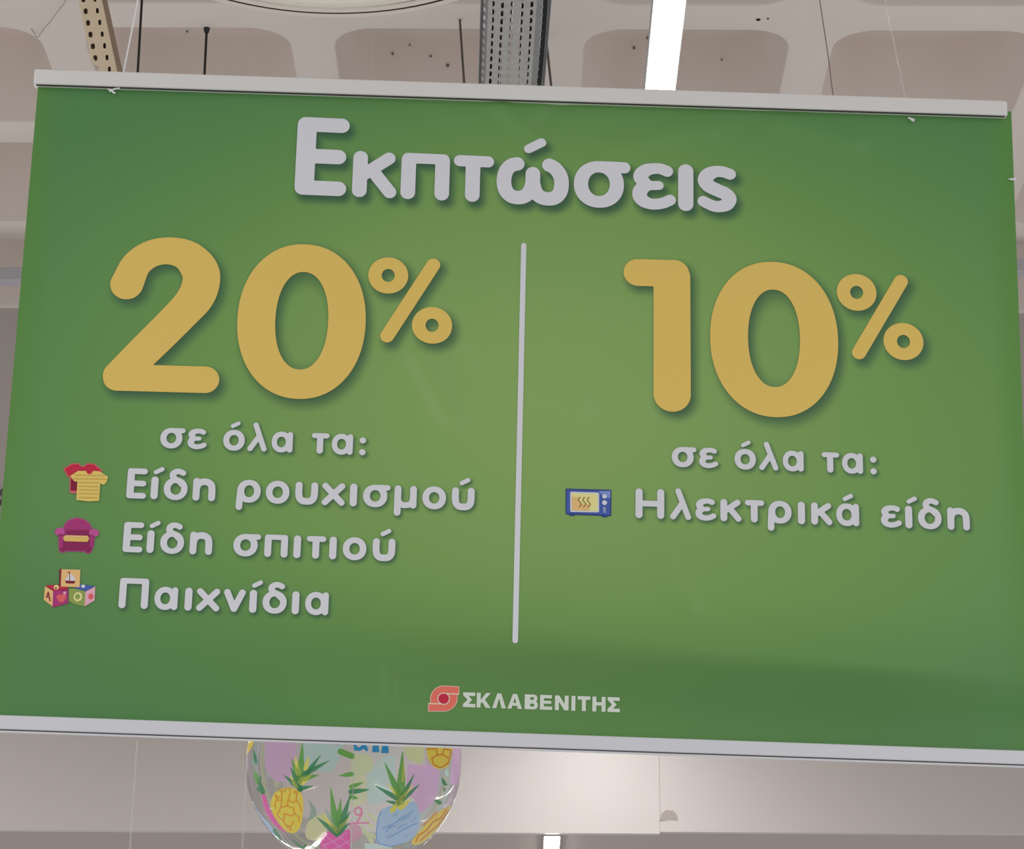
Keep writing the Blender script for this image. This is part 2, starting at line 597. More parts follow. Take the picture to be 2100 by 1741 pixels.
# ------------------------------------------------------------------ grey trunking along the wall
TY = 10.50
A, B = at_y(0, 548, TY), at_y(2100, 530, TY)
tr = thing('cable_trunking', 'grey cable trunking under the slab, seen at both sides of the banner', 'trunking', ((A[0] + B[0]) / 2, TY + .035, (A[2] + B[2]) / 2))
tr.rotation_euler = (0, -math.atan2(B[2] - A[2], B[0] - A[0]), 0)
Geo().box((-2.7, -.035, -.058), (2.7, .035, 0), .004).build('channel', M_trunk, tr)
for xx in (-1.2, .8):
    Geo().tube([(xx, 0, -.002), (xx + .002, 0, Z_C - tr.location[2] + .01 - xx * .02)], .004, 8).build('hanger', M_rod, tr)

# ------------------------------------------------------------------ linear lamps
def linear_lamp(x0, x1, y0, y1, z, h, label, wires=()):
    t = thing('linear_light', label, 'light', ((x0 + x1) / 2, (y0 + y1) / 2, z))
    w, l = (x1 - x0) / 2, (y1 - y0) / 2
    Geo().box((-w - .003, -l - .003, .004), (-w, l + .003, h)).box((w, -l - .003, .004), (w + .003, l + .003, h)).box((-w, -l - .003, .004), (w, -l, h)).box((-w, l, .004), (w, l + .003, h)) \
        .box((-w, -l, h - .004), (w, l, h)).build('housing', M_house, t)
    Geo().box((-w, -l, .002), (w, l, .006)).build('diffuser', M_led, t)
    for yy, zt in wires:
        Geo().tube([(0, yy - (y0 + y1) / 2, h - .002), (0, yy - (y0 + y1) / 2, zt - z)], .001, 6).build('suspension_wire', M_rod, t)
    return t


linear_lamp(.266, .329, 4.75, 10.98, EYE[2] + 2.70, .05, 'long white glowing linear light running away above the banner', [(4.82, Z_C), (9.6, Z_C)])
linear_lamp(.0816, .1466, WALL_Y + .05, 16.5, zb - .010, .021, 'glowing linear light under the lower ceiling, below the bright stretch of back wall')

# ------------------------------------------------------------------ banner pose
YAW, ROLL = math.radians(3.355), math.radians(0.863)
d = ray(1050, 870)
B_C = EYE + d * (3.7821 / d[1])
ux = np.array([math.cos(YAW), math.sin(YAW), 0])
vz = np.array([0, 0, 1.0])
BA = math.cos(ROLL) * ux - math.sin(ROLL) * vz
BB = math.sin(ROLL) * ux + math.cos(ROLL) * vz
BN = np.cross(BB, BA)                            # away from the viewer


def uv(x, y):
    """A point of the printed sheet, in metres from its centre, from where the photo shows it."""
    dd = ray(x, y)
    t = ((B_C - EYE) @ BN) / (dd @ BN)
    p = EYE + dd * t - B_C
    return np.array([p @ BA, p @ BB])


sign = thing('hanging_sign', 'green sale banner with yellow 20% and 10% hung from the ceiling on cords', 'banner', B_C)
Mx = Matrix.Identity(4)
for i in range(3):
    Mx[i][0], Mx[i][1], Mx[i][2], Mx[i][3] = BA[i], BN[i], BB[i], B_C[i]
sign.matrix_world = Mx

# gentle waves of the hanging sheet, metres towards the viewer
V_BOT = -.4685
def bump1(x, c, w):
    return np.exp(-((x - c) / w) ** 2)


def crease(U, V, a, b, w, h):
    dx, dy = b[0] - a[0], b[1] - a[1]
    L = math.hypot(dx, dy)
    dx, dy = dx / L, dy / L
    s = (U - a[0]) * dx + (V - a[1]) * dy
    q = -(U - a[0]) * dy + (V - a[1]) * dx
    fall = np.exp(-np.maximum(0, np.maximum(-s, s - L)) ** 2 / (0.02 ** 2))
    return h * fall * np.exp(-(q / w) ** 2)


CREASES = [((1030, 225), (1095, 280), .016, .0014), ((1095, 280), (1150, 215), .02, -.0012), ((860, 740), (925, 860), .018, .0014),
           ((930, 700), (960, 770), .02, -.0010), ((1080, 790), (1190, 830), .02, .0010), ((1250, 300), (1450, 262), .022, .0012),
           ((1360, 1160), (1410, 1240), .02, .0008), ((1600, 250), (1750, 290), .02, .0010), ((800, 1380), (798, 1470), .012, .0007)]
CREASES = [(tuple(uv(*a)), tuple(uv(*b)), w, h) for a, b, w, h in CREASES]


def wave(U, V):
    U, V = np.asarray(U, float), np.asarray(V, float)
    w = .0012 * np.sin(3.1 * U + 1.0) * np.cos(2.3 * V + .4)
    # soft buckle above the bottom rail, deeper on the right
    c = -.345 - .055 * np.clip((U - .0) / .75, 0, 1)
    amp = .0022 + .0045 * np.clip((U + .15) / .6, 0, 1)
    w = w + amp * (1 / (1 + np.exp(-(V - c) / .016))) * np.exp(-np.clip(V - c, 0, 9) / .20)
    for a, b, ww, h in CREASES:
        w = w + crease(U, V, a, b, ww, 3.4 * h)
    return w * np.clip((.552 - V) / .03, 0.05, 1) * np.clip((V - V_BOT) / .06, 0.08, 1)


# ------------------------------------------------------------------ what is printed on the sheet
GLYPHS = []                                      # (prims, offset, blur, strength) for the drop shadow printed into the sheet colour


def place(prims, o, k, kx=None):
    """Set a letter at o; k: size upwards, kx: size sideways."""
    out = []
    kx = kx or k
    kr = .65 * kx + .35 * k
    T = lambda x, y: (o[0] + kx * x, o[1] + k * y)
    for p in prims:
        t, a = p[0], p[1:]
        if t == 'cap':
            out.append(('cap', *T(a[0], a[1]), a[2] * kr, *T(a[3], a[4]), a[5] * kr))
        elif t == 'box':
            out.append(('box', *T(a[0], a[1]), *T(a[2], a[3]), a[4] * kr))
        elif t == 'ell':
            out.append(('ell', *T(a[0], a[1]), a[2] * kr, a[3] * kr, *(a[4:] or (2.0,))))
        elif t == 'ring':
            out.append(('ring', *[(*T(e[0], e[1]), e[2] * kx, e[3] * k, e[4]) for e in a]))
        else:
            out.append((t, *[[T(*q) for q in P] for P in a]))
    return out


def line_of_text(chars, b0, b1, xh):
    """chars: (letter, left edge px); b0, b1: two points of the baseline; xh: x-height px."""
    out = []
    A, B = uv(*b0), uv(*b1)
    vb = (A[1] + B[1]) / 2
    for ch, x in chars:
        yb = b0[1] + (x - b0[0]) * (b1[1] - b0[1]) / (b1[0] - b0[0])
        p = uv(x, yb)
        k = uv(x, yb - xh)[1] - p[1]
        out.append(place(G[ch], (p[0], vb), k, (uv(x + 20, yb)[0] - uv(x - 20, yb)[0]) / 40 * xh))
    return out


HEADING = line_of_text([('Ε+', 603.5), ('κ', 721.5), ('π', 821), ('τ', 928.5), ('ώ', 1017.3), ('σ', 1176), ('ε', 1296.8), ('ι', 1391.5), ('ς', 1430.1)],
                       (737, 406), (1407, 433.2), 96.5)
CAPT1 = line_of_text([('σ', 327.4), ('ε', 384), ('ό', 456.6), ('λ', 506.9), ('α', 556), ('τ', 637.9), ('α', 679.5), (':', 736)], (370, 919.8), (715, 934), 42.6)
CAPT2 = line_of_text([('σ', 1377), ('ε', 1433.4), ('ό', 1505.9), ('λ', 1556.5), ('α', 1604.8), ('τ', 1684.9), ('α', 1726.6), (':', 1784.2)], (1398, 959), (1750, 972.7), 42.2)
LINE1 = line_of_text([('Ε', 258.4), ('ί', 308.3), ('δ', 334.3), ('η', 394.2), ('ρ', 484), ('ο', 544), ('υ', 604.5), ('χ', 659.2), ('ι', 716.8), ('σ', 743.5), ('μ', 807.5),
                      ('ο', 865.3), ('ύ', 925.9)], (280, 1022.6), (955, 1047.8), 46.8)
LINE2 = line_of_text([('Ε', 250.9), ('ί', 300.1), ('δ', 327.2), ('η', 387.9), ('σ', 477.3), ('π', 541.3), ('ι', 601.3), ('τ', 627.5), ('ι', 674.7), ('ο', 701.9), ('ύ', 763.2)],
                     (265, 1132.6), (785, 1152), 46.8)
LINE3 = line_of_text([('Π', 242.5), ('α', 315.3), ('ι', 378), ('χ', 401.8), ('ν', 457.4), ('ί', 510.7), ('δ', 537.3), ('ι', 597.9), ('α', 624.8)], (260, 1249), (660, 1262), 47.2)
LINE4 = line_of_text([('Η', 1302.6), ('λ', 1373.8), ('ε', 1425.7), ('κ', 1476.8), ('τ', 1527.3), ('ρ', 1574.0), ('ι', 1636.1), ('κ', 1663), ('ά', 1714.5), ('ε', 1806.2), ('ί', 1856.4),
                      ('δ', 1882.3), ('η', 1942.8)], (1330, 1064), (1965, 1089.3), 46.2)

px_m = (uv(1100, 700)[0] - uv(1000, 700)[0]) / 100   # metres per photo pixel at mid height


def zoom_map(x0, y0, s):
    return lambda x, y: tuple(uv(x0 + x / s, y0 + y / s))


def pxs(fn, s, x, y):                             # local scale at a point
    return (fn(x + 20, y)[0] - fn(x - 20, y)[0]) / 40


def digits(fn, two):
    k = pxs(fn, 1, 900, 500)
    out = []
    if two:
        pts = [(205, 314, 87), (255, 212, 80), (335, 155, 77), (430, 140, 78), (522, 165, 86), (582, 228, 97), (597, 292, 99), (570, 378, 98), (495, 468, 92), (300, 662, 89), (160, 794, 80)]
        P = smooth_pts(pts, 8)
        P = [(*fn(p[0], p[1]), p[2] * k) for p in P]
        D = [('cap', *a, *b) for a, b in zip(P[:-1], P[1:])]
        D.append(('cap', *fn(155, 804), 74 * k, *fn(616, 817), 74 * k))
        out.append(D)
        O, I = (1123, 508, 338, 419), (1124, 506, 139, 264)
        R1, R2, RO, RI, SL = (1578, 270), (1808, 532), (106.5, 99), (34.5, 35.5), (1815, 215, 1572, 588)
    else:
        D = [('cap', *fn(277, 204), 76 * k, *fn(470, 209), 76 * k), ('cap', *fn(455, 228), 97 * k, *fn(456, 843), 97 * k)]
        out.append(D)
        O, I = (992, 552, 336, 415), (991, 548, 136, 260)
        R1, R2, RO, RI, SL = (1425, 308), (1671, 566), (105.5, 99), (34, 35), (1658, 250, 1437, 625)
    out.append([('ring', (*fn(O[0], O[1]), O[2] * k, O[3] * k * 1.045, 2.12), (*fn(I[0], I[1]), I[2] * k, I[3] * k * 1.045, 2.15))])
    for R in (R1, R2):
        out.append([('ring', (*fn(*R), RO[0] * k, RO[1] * k * 1.05, 2.0), (*fn(*R), RI[0] * k, RI[1] * k * 1.05, 2.0))])
    out.append([('cap', *fn(SL[0], SL[1]), 37 * k, *fn(SL[2], SL[3]), 37 * k)])
    return out


NUM20 = digits(zoom_map(180, 460, 2.561), True)
NUM10 = digits(zoom_map(1200, 480, 2.561), False)
p0, p1 = uv(1074, 504), uv(1058, 1315)
DIVIDER = [[('cap', p0[0], p0[1], 5.6 * px_m, p0[0], p1[1], 5.6 * px_m)]]
for gl in HEADING:
    GLYPHS.append((gl, (8.0, -12.0), 16.0, .92))
for gl in NUM20 + NUM10:
    GLYPHS.append((gl, (9.0, -11.0), 19.0, .85))
for L in (CAPT1, CAPT2, LINE1, LINE2, LINE3, LINE4):
    for gl in L:
        GLYPHS.append((gl, (3.4, -4.4), 8.0, .80))

# ------------------------------------------------------------------ the sheet
U0, U1T, U1B, V0, V1 = -.7437, .7741, .7690, -.4800, .5514
NU, NV = 620, 430
s = np.linspace(0, 1, NU)
t = np.linspace(0, 1, NV)
Tg, Sg = np.meshgrid(t, s, indexing='ij')
V = V0 + (V1 - V0) * Tg
U = U0 + (U1B + (U1T - U1B) * Tg - U0) * Sg
Wd = wave(U, V)


def sstep(x, a, b):
    q = np.clip((x - a) / (b - a), 0, 1)
    return q * q * (3 - 2 * q)


# printed background: a soft light field in the middle on deeper green towards the edges
def C3(r, g_, b):
    return np.array(col(r, g_, b))


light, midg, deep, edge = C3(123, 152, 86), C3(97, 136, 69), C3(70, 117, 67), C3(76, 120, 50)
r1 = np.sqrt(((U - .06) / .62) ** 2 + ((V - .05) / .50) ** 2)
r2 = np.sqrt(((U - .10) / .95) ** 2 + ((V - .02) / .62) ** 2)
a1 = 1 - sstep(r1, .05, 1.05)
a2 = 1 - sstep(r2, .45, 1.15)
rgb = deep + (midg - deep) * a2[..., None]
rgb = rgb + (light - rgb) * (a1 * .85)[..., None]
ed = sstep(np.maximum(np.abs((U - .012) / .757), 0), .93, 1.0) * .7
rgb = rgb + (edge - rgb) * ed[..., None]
# sheet colour darker in a soft-edged band along the foot
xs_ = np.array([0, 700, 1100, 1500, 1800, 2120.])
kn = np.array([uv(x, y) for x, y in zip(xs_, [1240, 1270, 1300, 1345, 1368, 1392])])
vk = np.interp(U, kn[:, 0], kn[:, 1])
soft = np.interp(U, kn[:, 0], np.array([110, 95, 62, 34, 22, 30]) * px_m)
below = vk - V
foot_band = sstep(below, -soft, soft) * (1 - .55 * sstep(below, .06, .15) * sstep(U, -.45, -.2)) * np.interp(U, kn[:, 0], [.25, .55, .85, .95, 1.0, .55])
foot_band = np.maximum(foot_band, .30 * sstep(below, -.11, .01))
rgb = rgb + (C3(62, 102, 52) - rgb) * (foot_band * .70)[..., None]
sh = np.zeros_like(U)
for prims, off, blur, st in GLYPHS:
    b = blur * px_m
    ox, oy = off[0] * px_m, off[1] * px_m
    x0, y0, x1, y1 = shape_box(prims, b * 1.2)
    x0, x1, y0, y1 = x0 + min(ox, 0), x1 + max(ox, 0), y0 + min(oy, 0), y1 + max(oy, 0)
    j0, j1 = np.searchsorted(V[:, 0], [y0, y1])
    i0 = max(0, int((x0 - U0) / (U1B - U0) * (NU - 1)) - 2)
    i1 = min(NU, int((x1 - U0) / (U1B - U0) * (NU - 1)) + 3)
    if i1 <= i0 or j1 <= j0:
        continue
    dd = shape_eval(prims, U[j0:j1, i0:i1] - ox, V[j0:j1, i0:i1] - oy)
    sh[j0:j1, i0:i1] = np.maximum(sh[j0:j1, i0:i1], st * (1 - sstep(dd, -.6 * b, b)))
drop_shadow = C3(46, 80, 58)
rgb = rgb + (drop_shadow - rgb) * sh[..., None]

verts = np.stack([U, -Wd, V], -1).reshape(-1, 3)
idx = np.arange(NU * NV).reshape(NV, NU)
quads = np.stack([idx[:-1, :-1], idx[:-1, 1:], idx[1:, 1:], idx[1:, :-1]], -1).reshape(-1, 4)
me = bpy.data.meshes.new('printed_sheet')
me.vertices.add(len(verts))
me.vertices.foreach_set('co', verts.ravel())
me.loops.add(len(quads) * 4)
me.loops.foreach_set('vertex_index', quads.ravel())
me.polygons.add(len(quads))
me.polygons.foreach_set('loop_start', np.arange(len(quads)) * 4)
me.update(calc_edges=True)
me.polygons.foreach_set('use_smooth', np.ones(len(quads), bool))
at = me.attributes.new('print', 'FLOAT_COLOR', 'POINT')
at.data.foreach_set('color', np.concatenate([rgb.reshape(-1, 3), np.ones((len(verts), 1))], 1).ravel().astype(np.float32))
M_sheet = material('printed_vinyl', (0.2, 0.3, 0.1), 0.38, spec=0.45)
nt = M_sheet.node_tree
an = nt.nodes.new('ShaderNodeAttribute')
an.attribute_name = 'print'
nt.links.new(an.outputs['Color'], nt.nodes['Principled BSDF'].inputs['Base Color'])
me.materials.append(M_sheet)
sheet = bpy.data.objects.new('printed_sheet', me)
COL.objects.link(sheet)
sheet.parent = sign


def print_obj(name, shapes, mat, cell, layer=1, label=None, parent=sheet):
    """shapes: list of prim lists; each becomes a patch of ink that follows the sheet."""
    vs, fs, mi, mats = [], [], [], []
    for sh_ in shapes:
        m = mat
        ly = layer
        if isinstance(sh_, tuple) and isinstance(sh_[0], bpy.types.Material):
            m, ly, sh_ = sh_
            ly = layer + ly
        if m not in mats:
            mats.append(m)
        p, f = shape_mesh(sh_, cell)
        if not p:
            continue
        p = np.array(p)
        y = -wave(p[:, 0], p[:, 1]) - .0004 - .0003 * ly
        n = len(vs)
        vs += list(np.stack([p[:, 0], y, p[:, 1]], 1))
        fs += [tuple(i + n for i in q) for q in f]
        mi += [mats.index(m)] * len(f)
    o = mesh_obj(name, vs, fs, mats, parent, smooth=True, midx=mi)
    if label:
        o['label'] = label
    return o


print_obj('heading_lettering', HEADING, M_white, .0013)
print_obj('percentage_figure', NUM20, M_yellow, .002, label='yellow 20% figure')
print_obj('percentage_figure', NUM10, M_yellow, .002, label='yellow 10% figure')
print_obj('divider_line', DIVIDER, M_white, .002)
def words(name, glyphs, cuts, labels):
    for a, b, l in zip([0] + cuts, cuts + [len(glyphs)], labels):
        print_obj(name, glyphs[a:b], M_white, .0009, label=l)


words('caption_word', CAPT1, [2, 5], ['white word σε under the 20%', 'white word όλα under the 20%', 'white word τα under the 20%'])
words('caption_word', CAPT2, [2, 5], ['white word σε under the 10%', 'white word όλα under the 10%', 'white word τα under the 10%'])
words('list_word', LINE1, [4], ['white word Είδη beside the shirts', 'white word ρουχισμού'])
words('list_word', LINE2, [4], ['white word Είδη beside the armchair', 'white word σπιτιού'])
words('list_word', LINE3, [], ['white word Παιχνίδια beside the toy blocks'])
words('list_word', LINE4, [9], ['white word Ηλεκτρικά beside the microwave', 'white word είδη after Ηλεκτρικά'])


def PL(fn, pts):
    return [('poly', [fn(*p) for p in pts])]


def CAPS(fn, pts, r, smooth=False):
    k = pxs(fn, 1, *pts[0])
    q = smooth_pts(pts, 4) if smooth else pts
    q = [(*fn(p[0], p[1]), r * k) for p in q]
    return [('cap', *a, *b) for a, b in zip(q[:-1], q[1:])]


def ELL(fn, x, y, rx, ry=None):
    k = pxs(fn, 1, x, y)
    return [('ell', *fn(x, y), rx * k, (ry or rx) * k, 2.0)]


# shirts
f = zoom_map(70, 920, 12.353)
red = [(770, 520), (960, 400), (1130, 400), (1170, 450), (1230, 470), (1300, 450), (1345, 400), (1510, 405), (1700, 560), (1690, 620), (1090, 640), (1090, 1080), (925, 1080), (930, 720), (860, 680)]
yel = [(930, 700), (1120, 580), (1310, 580), (1340, 640), (1400, 665), (1460, 640), (1500, 580), (1660, 590), (1870, 730), (1830, 850), (1770, 910), (1740, 910), (1670, 870), (1640, 1320),
       (1400, 1335), (1080, 1300), (1110, 820), (1050, 835), (1000, 800)]
sh1 = [(M_pinkline, 0, CAPS(f, red + red[:1], 28)), (M_red, 1, PL(f, red)),
       (M_dkred, 2, PL(f, [(935, 780), (1100, 780), (1090, 1065), (925, 1055)])),
       (M_pinkline, 2, PL(f, [(922, 1075), (1080, 1080), (1070, 1140), (918, 1130)])),
       (M_shirt, 3, PL(f, yel) + CAPS(f, yel + yel[:1], 10)),
       (M_red, 3, PL(f, [(1310, 585), (1500, 585), (1450, 640), (1400, 660), (1350, 635)]))]
for yy in (680, 770, 865, 960, 1050, 1145, 1245):
    xa, xb = (1010, 1800) if yy == 680 else (960, 1840) if yy == 770 else (1130, 1650 - (yy - 865) * .05)
    sh1.append((M_shirt2, 4, CAPS(f, [(xa + 20, yy), (xb - 20, yy + 8)], 17)))
print_obj('shirt_icon', sh1, M_red, .0006, 1)

# armchair
f = zoom_map(80, 1040, 14.0)
body = [(580, 860), (700, 800), (1450, 800), (1580, 880), (1560, 1080), (1500, 1240), (1460, 1310), (1350, 1310), (1340, 1260), (740, 1250), (730, 1290), (620, 1280), (590, 1200)]
back = [(700, 700), (720, 580), (790, 450), (900, 370), (1100, 325), (1290, 370), (1420, 460), (1490, 580), (1500, 700), (1420, 790), (760, 780)]
ch = [(M_mag3, 0, CAPS(f, body + body[:1], 26) + CAPS(f, back + back[:1], 24)), (M_mag, 1, PL(f, back)),
      (M_mag2, 2, PL(f, [(770, 660), (1440, 670), (1420, 795), (770, 785)])), (M_mag2, 2, PL(f, body)),
      (M_mag3, 3, ELL(f, 600, 715, 145, 125) + ELL(f, 1580, 750, 145, 120)), (M_mag, 3, PL(f, [(560, 780), (720, 780), (700, 1000), (690, 1180), (600, 1190)]) + PL(f, [(1450, 790), (1590, 830), (1540, 1150), (1470, 1190)])),
      (M_cush, 4, CAPS(f, [(790, 900), (1350, 915)], 90) + PL(f, [(735, 850), (1420, 860), (1400, 1010), (735, 990)])),
      (M_peach, 5, CAPS(f, [(780, 850), (1380, 862)], 32))]
print_obj('armchair_icon', ch, M_mag, .0006, 1)

# toy blocks
f = zoom_map(70, 1150, 14.0)
bl = [(M_red, 1, PL(f, [(320, 715), (720, 690), (980, 780), (960, 850), (560, 870)])), (M_peach, 1, PL(f, [(310, 735), (550, 880), (530, 1320), (280, 1130)])),
      (M_mag, 1, PL(f, [(550, 880), (980, 800), (980, 1230), (530, 1350)])),
      (M_blue, 1, PL(f, [(1280, 730), (1360, 680), (1760, 740), (1480, 880), (1150, 800)])), (M_lime, 1, PL(f, [(1000, 820), (1180, 800), (1480, 890), (1450, 1320), (1180, 1260), (1000, 1160)])),
      (M_rose, 1, PL(f, [(1480, 890), (1760, 745), (1740, 1150), (1450, 1320)])),
      (M_dkred, 2, PL(f, [(730, 240), (790, 250), (770, 750), (720, 740)])), (M_peach, 2, PL(f, [(785, 250), (1335, 265), (1310, 770), (760, 750)])),
      (M_white, 3, PL(f, [(1010, 360), (1010, 575), (880, 575), (950, 480)]) + PL(f, [(1040, 370), (1130, 440), (1195, 580), (1030, 580)])),
      (M_dkred, 3, PL(f, [(885, 585), (1190, 590), (1150, 665), (930, 655)]) + CAPS(f, [(1020, 330), (1015, 580)], 9) + PL(f, [(960, 320), (1030, 335), (990, 360)])),
      (M_dkred, 2, CAPS(f, [(355, 1060), (410, 910), (460, 1160)], 16) + CAPS(f, [(370, 1045), (440, 1060)], 12)),
      (M_coral, 2, ELL(f, 725, 1050, 80) + ELL(f, 840, 1050, 85) + PL(f, [(645, 1080), (920, 1080), (860, 1180), (790, 1210), (710, 1180)])),
      (M_rose, 2, ELL(f, 880, 935, 45)), (M_cream2, 2, ELL(f, 640, 770, 75, 70)), (M_dkred, 3, ELL(f, 630, 790, 28)),
      (M_cream2, 2, ELL(f, 1260, 1045, 125, 140)), (M_lime, 3, ELL(f, 1250, 1040, 70, 80)), (M_coral, 2, ELL(f, 1630, 1035, 72, 85)), (M_white, 2, ELL(f, 1410, 740, 60, 50))]
print_obj('toy_block_icon', bl, M_red, .0006, 1)

# microwave
f = zoom_map(1130, 980, 14.0)
mw = [(M_bluedk, 0, PL(f, [(420, 325), (1725, 360), (1720, 1110), (1610, 1115), (1605, 1150), (1460, 1145), (1450, 1105), (680, 1080), (660, 1110), (520, 1105), (510, 1075), (415, 1050)])),
      (M_blue, 1, PL(f, [(450, 365), (1700, 395), (1690, 1085), (440, 1030)])), (M_blue2, 2, PL(f, [(1350, 400), (1700, 395), (1690, 620), (1500, 560)])),
      (M_white, 2, CAPS(f, [(590, 460), (1330, 485), (1330, 970), (590, 955), (590, 460)], 45)),
      (M_cream2, 3, PL(f, [(590, 460), (1330, 485), (1330, 980), (590, 955)])), (M_peach, 4, PL(f, [(590, 560), (760, 590), (840, 760), (1080, 800), (1100, 960), (600, 945)])),
      (M_white, 3, ELL(f, 1530, 555, 65) + ELL(f, 1530, 735, 72)), (M_white, 3, CAPS(f, [(1500, 890), (1555, 885)], 14) + CAPS(f, [(1500, 945), (1560, 940)], 14) + CAPS(f, [(1510, 1000), (1560, 1000)], 14))]
for dx in (0, 130, 255):
    mw.append((M_brown, 5, CAPS(f, [(830 + dx, 580), (785 + dx, 630), (795 + dx, 690), (850 + dx, 750), (860 + dx, 800), (790 + dx, 865)], 11, True)))
print_obj('microwave_icon', mw, M_blue, .0006, 1)

# shop logo
f = zoom_map(840, 1370, 4.375)
arc = lambda cx, cy, rx, ry, a0, a1, n=9: [(cx + rx * math.cos(math.radians(a0 + (a1 - a0) * i / (n - 1))), cy - ry * math.sin(math.radians(a0 + (a1 - a0) * i / (n - 1)))) for i in range(n)]
lobe1 = [(440, 172)] + [(310, 164)] + arc(305, 277, 115, 113, 95, 180) + [(190, 320), (260, 320), (300, 235), (440, 238)]
lobe2 = [(172, 320), (300, 322), (345, 235), (425, 238)] + arc(305, 275, 120, 112, 0, -90) + [(170, 386)]
M_logoline = material('print_pale_rose', col(216, 190, 168), 0.5)
lg = [(M_logoline, 0, CAPS(f, lobe1 + lobe1[:1], 6) + CAPS(f, lobe2 + lobe2[:1], 6)), (M_salmon, 1, PL(f, lobe1) + PL(f, lobe2)),
      (M_logoline, 2, CAPS(f, [(436, 236), (330, 233)], 5) + CAPS(f, [(178, 321), (280, 324)], 5) + ELL(f, 305, 277, 56)),
      (M_red, 3, ELL(f, 305, 277, 47))]
print_obj('logo_emblem', lg, M_salmon, .0006, 1)
lt = []
A, B = f(530, 353), f(1830, 397)
for ch_, xl in [('Σ', 477), ('Κ', 600), ('Λ', 740), ('Α', 876), ('Β', 1030), ('Ε', 1168), ('Ν', 1302), ('Ι', 1450), ('Τ', 1505), ('Η', 1638), ('Σ', 1774)]:
    yb = 353 + (xl - 530) * .0338
    p = f(xl, yb)
    lt.append(place(LOGO[ch_], (p[0], p[1]), f(xl, yb - 133)[1] - p[1], pxs(f, 1, xl, yb) * 133))
print_obj('logo_lettering', lt, material('print_soft_white', col(185, 192, 182), 0.5), .0006, 1)

# rails
def rail(name, ua, va, ub, vb, h, depth, mat):
    """A slim clip rail from (ua, va) to (ub, vb): lower edge line, height h."""
    o = Geo().box((0, -depth, 0), (math.hypot(ub - ua, vb - va), depth * .6, h), .0030).build(name, mat, sign, smooth=False)
    o.location = (ua, 0, va)
    o.rotation_euler = (0, -math.atan2(vb - va, ub - ua), 0)
    return o


rt = rail('top_rail', -.7495, .5203, .7655, .5388, .0252, .013, M_rail)
Geo().box((.004, -.0095, -.0004), (1.511, -.004, .0010)).build('shade_strip', M_shade_line, rt)  # dark strip in place of the shadow line under the top rail
rb = rail('bottom_rail', -.752, -.4888, .776, -.4913, .0212, .0065, M_rail2)
Geo().box((0, -.0052, -.0016), (1.528, .0015, .0004)).build('shade_strip', M_shade_line, rb)  # dark strip in place of the shade in the groove above the lip
Geo().box((0, -.0060, -.0034), (1.528, .0005, -.0014), .0007).build('lip', M_rail2, rb)


# hanging cords: knotted through the eyelets, leaning towards the middle above the rail
def cord(p_lo, pa, pb, r, mat, knot):
    a, b, c = uv(*pa), uv(*pb), uv(*p_lo)
    dirn = (b - a) / (b[1] - a[1])
    topv = (Z_C - B_C[2])
    top = a + dirn * (topv - a[1])
    o = Geo().tube([(c[0], -.004, c[1]), (a[0] * .3 + c[0] * .7, .012, a[1] - .012), (a[0], .012, a[1]), (top[0], .012, top[1])], r, 8).build('hanging_cord', mat, sign, True)
    kg = Geo()
    for q in knot:
        kg.tube([(c[0] + x * px_m, -.0055 - .001 * i, c[1] - y * px_m) for i, (x, y) in enumerate(q)], .0016, 6)
    kg.build('knot', M_string, o, True)
    return o


cord((229, 186), (249, 156), (280, 0), .0012, M_string, [[(-8, 0), (0, 2), (4, 8), (9, 11)], [(-4, 6), (6, 0), (18, -2)]])
cord((1866, 243), (1862, 206), (1820, 0), .0010, M_nylon, [[(-5, 2), (2, 5), (6, 11)], [(0, 7), (8, 6)]])
for x, y, L in ((281, 1512, .9), (508, 1520, .9)):
    p = uv(x, y)
    Geo().tube([(p[0], .003, p[1] - .004), (p[0] + .003, .003, p[1] - L)], .0011, 8).build('hanging_line', M_nylon, sign, True)
# small tear in the right edge
tp = [uv(2066, 368), uv(2083, 366), uv(2083, 371), uv(2072, 371)]
mesh_obj('edge_tear', [(p[0], -.003, p[1]) for p in tp] + [(p[0], -.0022, p[1]) for p in tp], [(0, 1, 2, 3), (7, 6, 5, 4), (0, 4, 5, 1), (1, 5, 6, 2), (2, 6, 7, 3), (3, 7, 4, 0)], M_white, sheet)

# ------------------------------------------------------------------ beach ball
BR = 0.20
dirc = ray(725, 1562)
dirc /= np.linalg.norm(dirc)
BD = BR * F_PX / 220.0 * 1.002
b_c = EYE + dirc * BD
bw = dirc
br = np.cross(bw, [0, 0, 1.0])
br /= np.linalg.norm(br)
bu = np.cross(br, bw)
ball = thing('beach_ball', 'clear inflatable beach ball printed with pineapples hanging below the banner', 'ball', b_c)


def plastic(name, rgb, alpha, rough=0.12):
    m = material(name, rgb, rough, spec=0.5, alpha=alpha)
    return m


M_shell = bpy.data.materials.new('clear_plastic')
M_shell.use_nodes = True
nt = M_shell.node_tree
nt.nodes.clear()
out = nt.nodes.new('ShaderNodeOutputMaterial')
tr_ = nt.nodes.new('ShaderNodeBsdfTransparent')
tr_.inputs['Color'].default_value = (.97, .97, .98, 1)
gl = nt.nodes.new('ShaderNodeBsdfGlossy')
gl.inputs['Roughness'].default_value = 0.05
df = nt.nodes.new('ShaderNodeBsdfDiffuse')
df.inputs['Color'].default_value = (.8, .8, .84, 1)
lw = nt.nodes.new('ShaderNodeLayerWeight')
lw.inputs['Blend'].default_value = 0.32
m1 = nt.nodes.new('ShaderNodeMixShader')
m1.inputs[0].default_value = 0.035
m2 = nt.nodes.new('ShaderNodeMixShader')
mr = nt.nodes.new('ShaderNodeMath')
mr.operation = 'MULTIPLY'
mr.inputs[1].default_value = 0.58
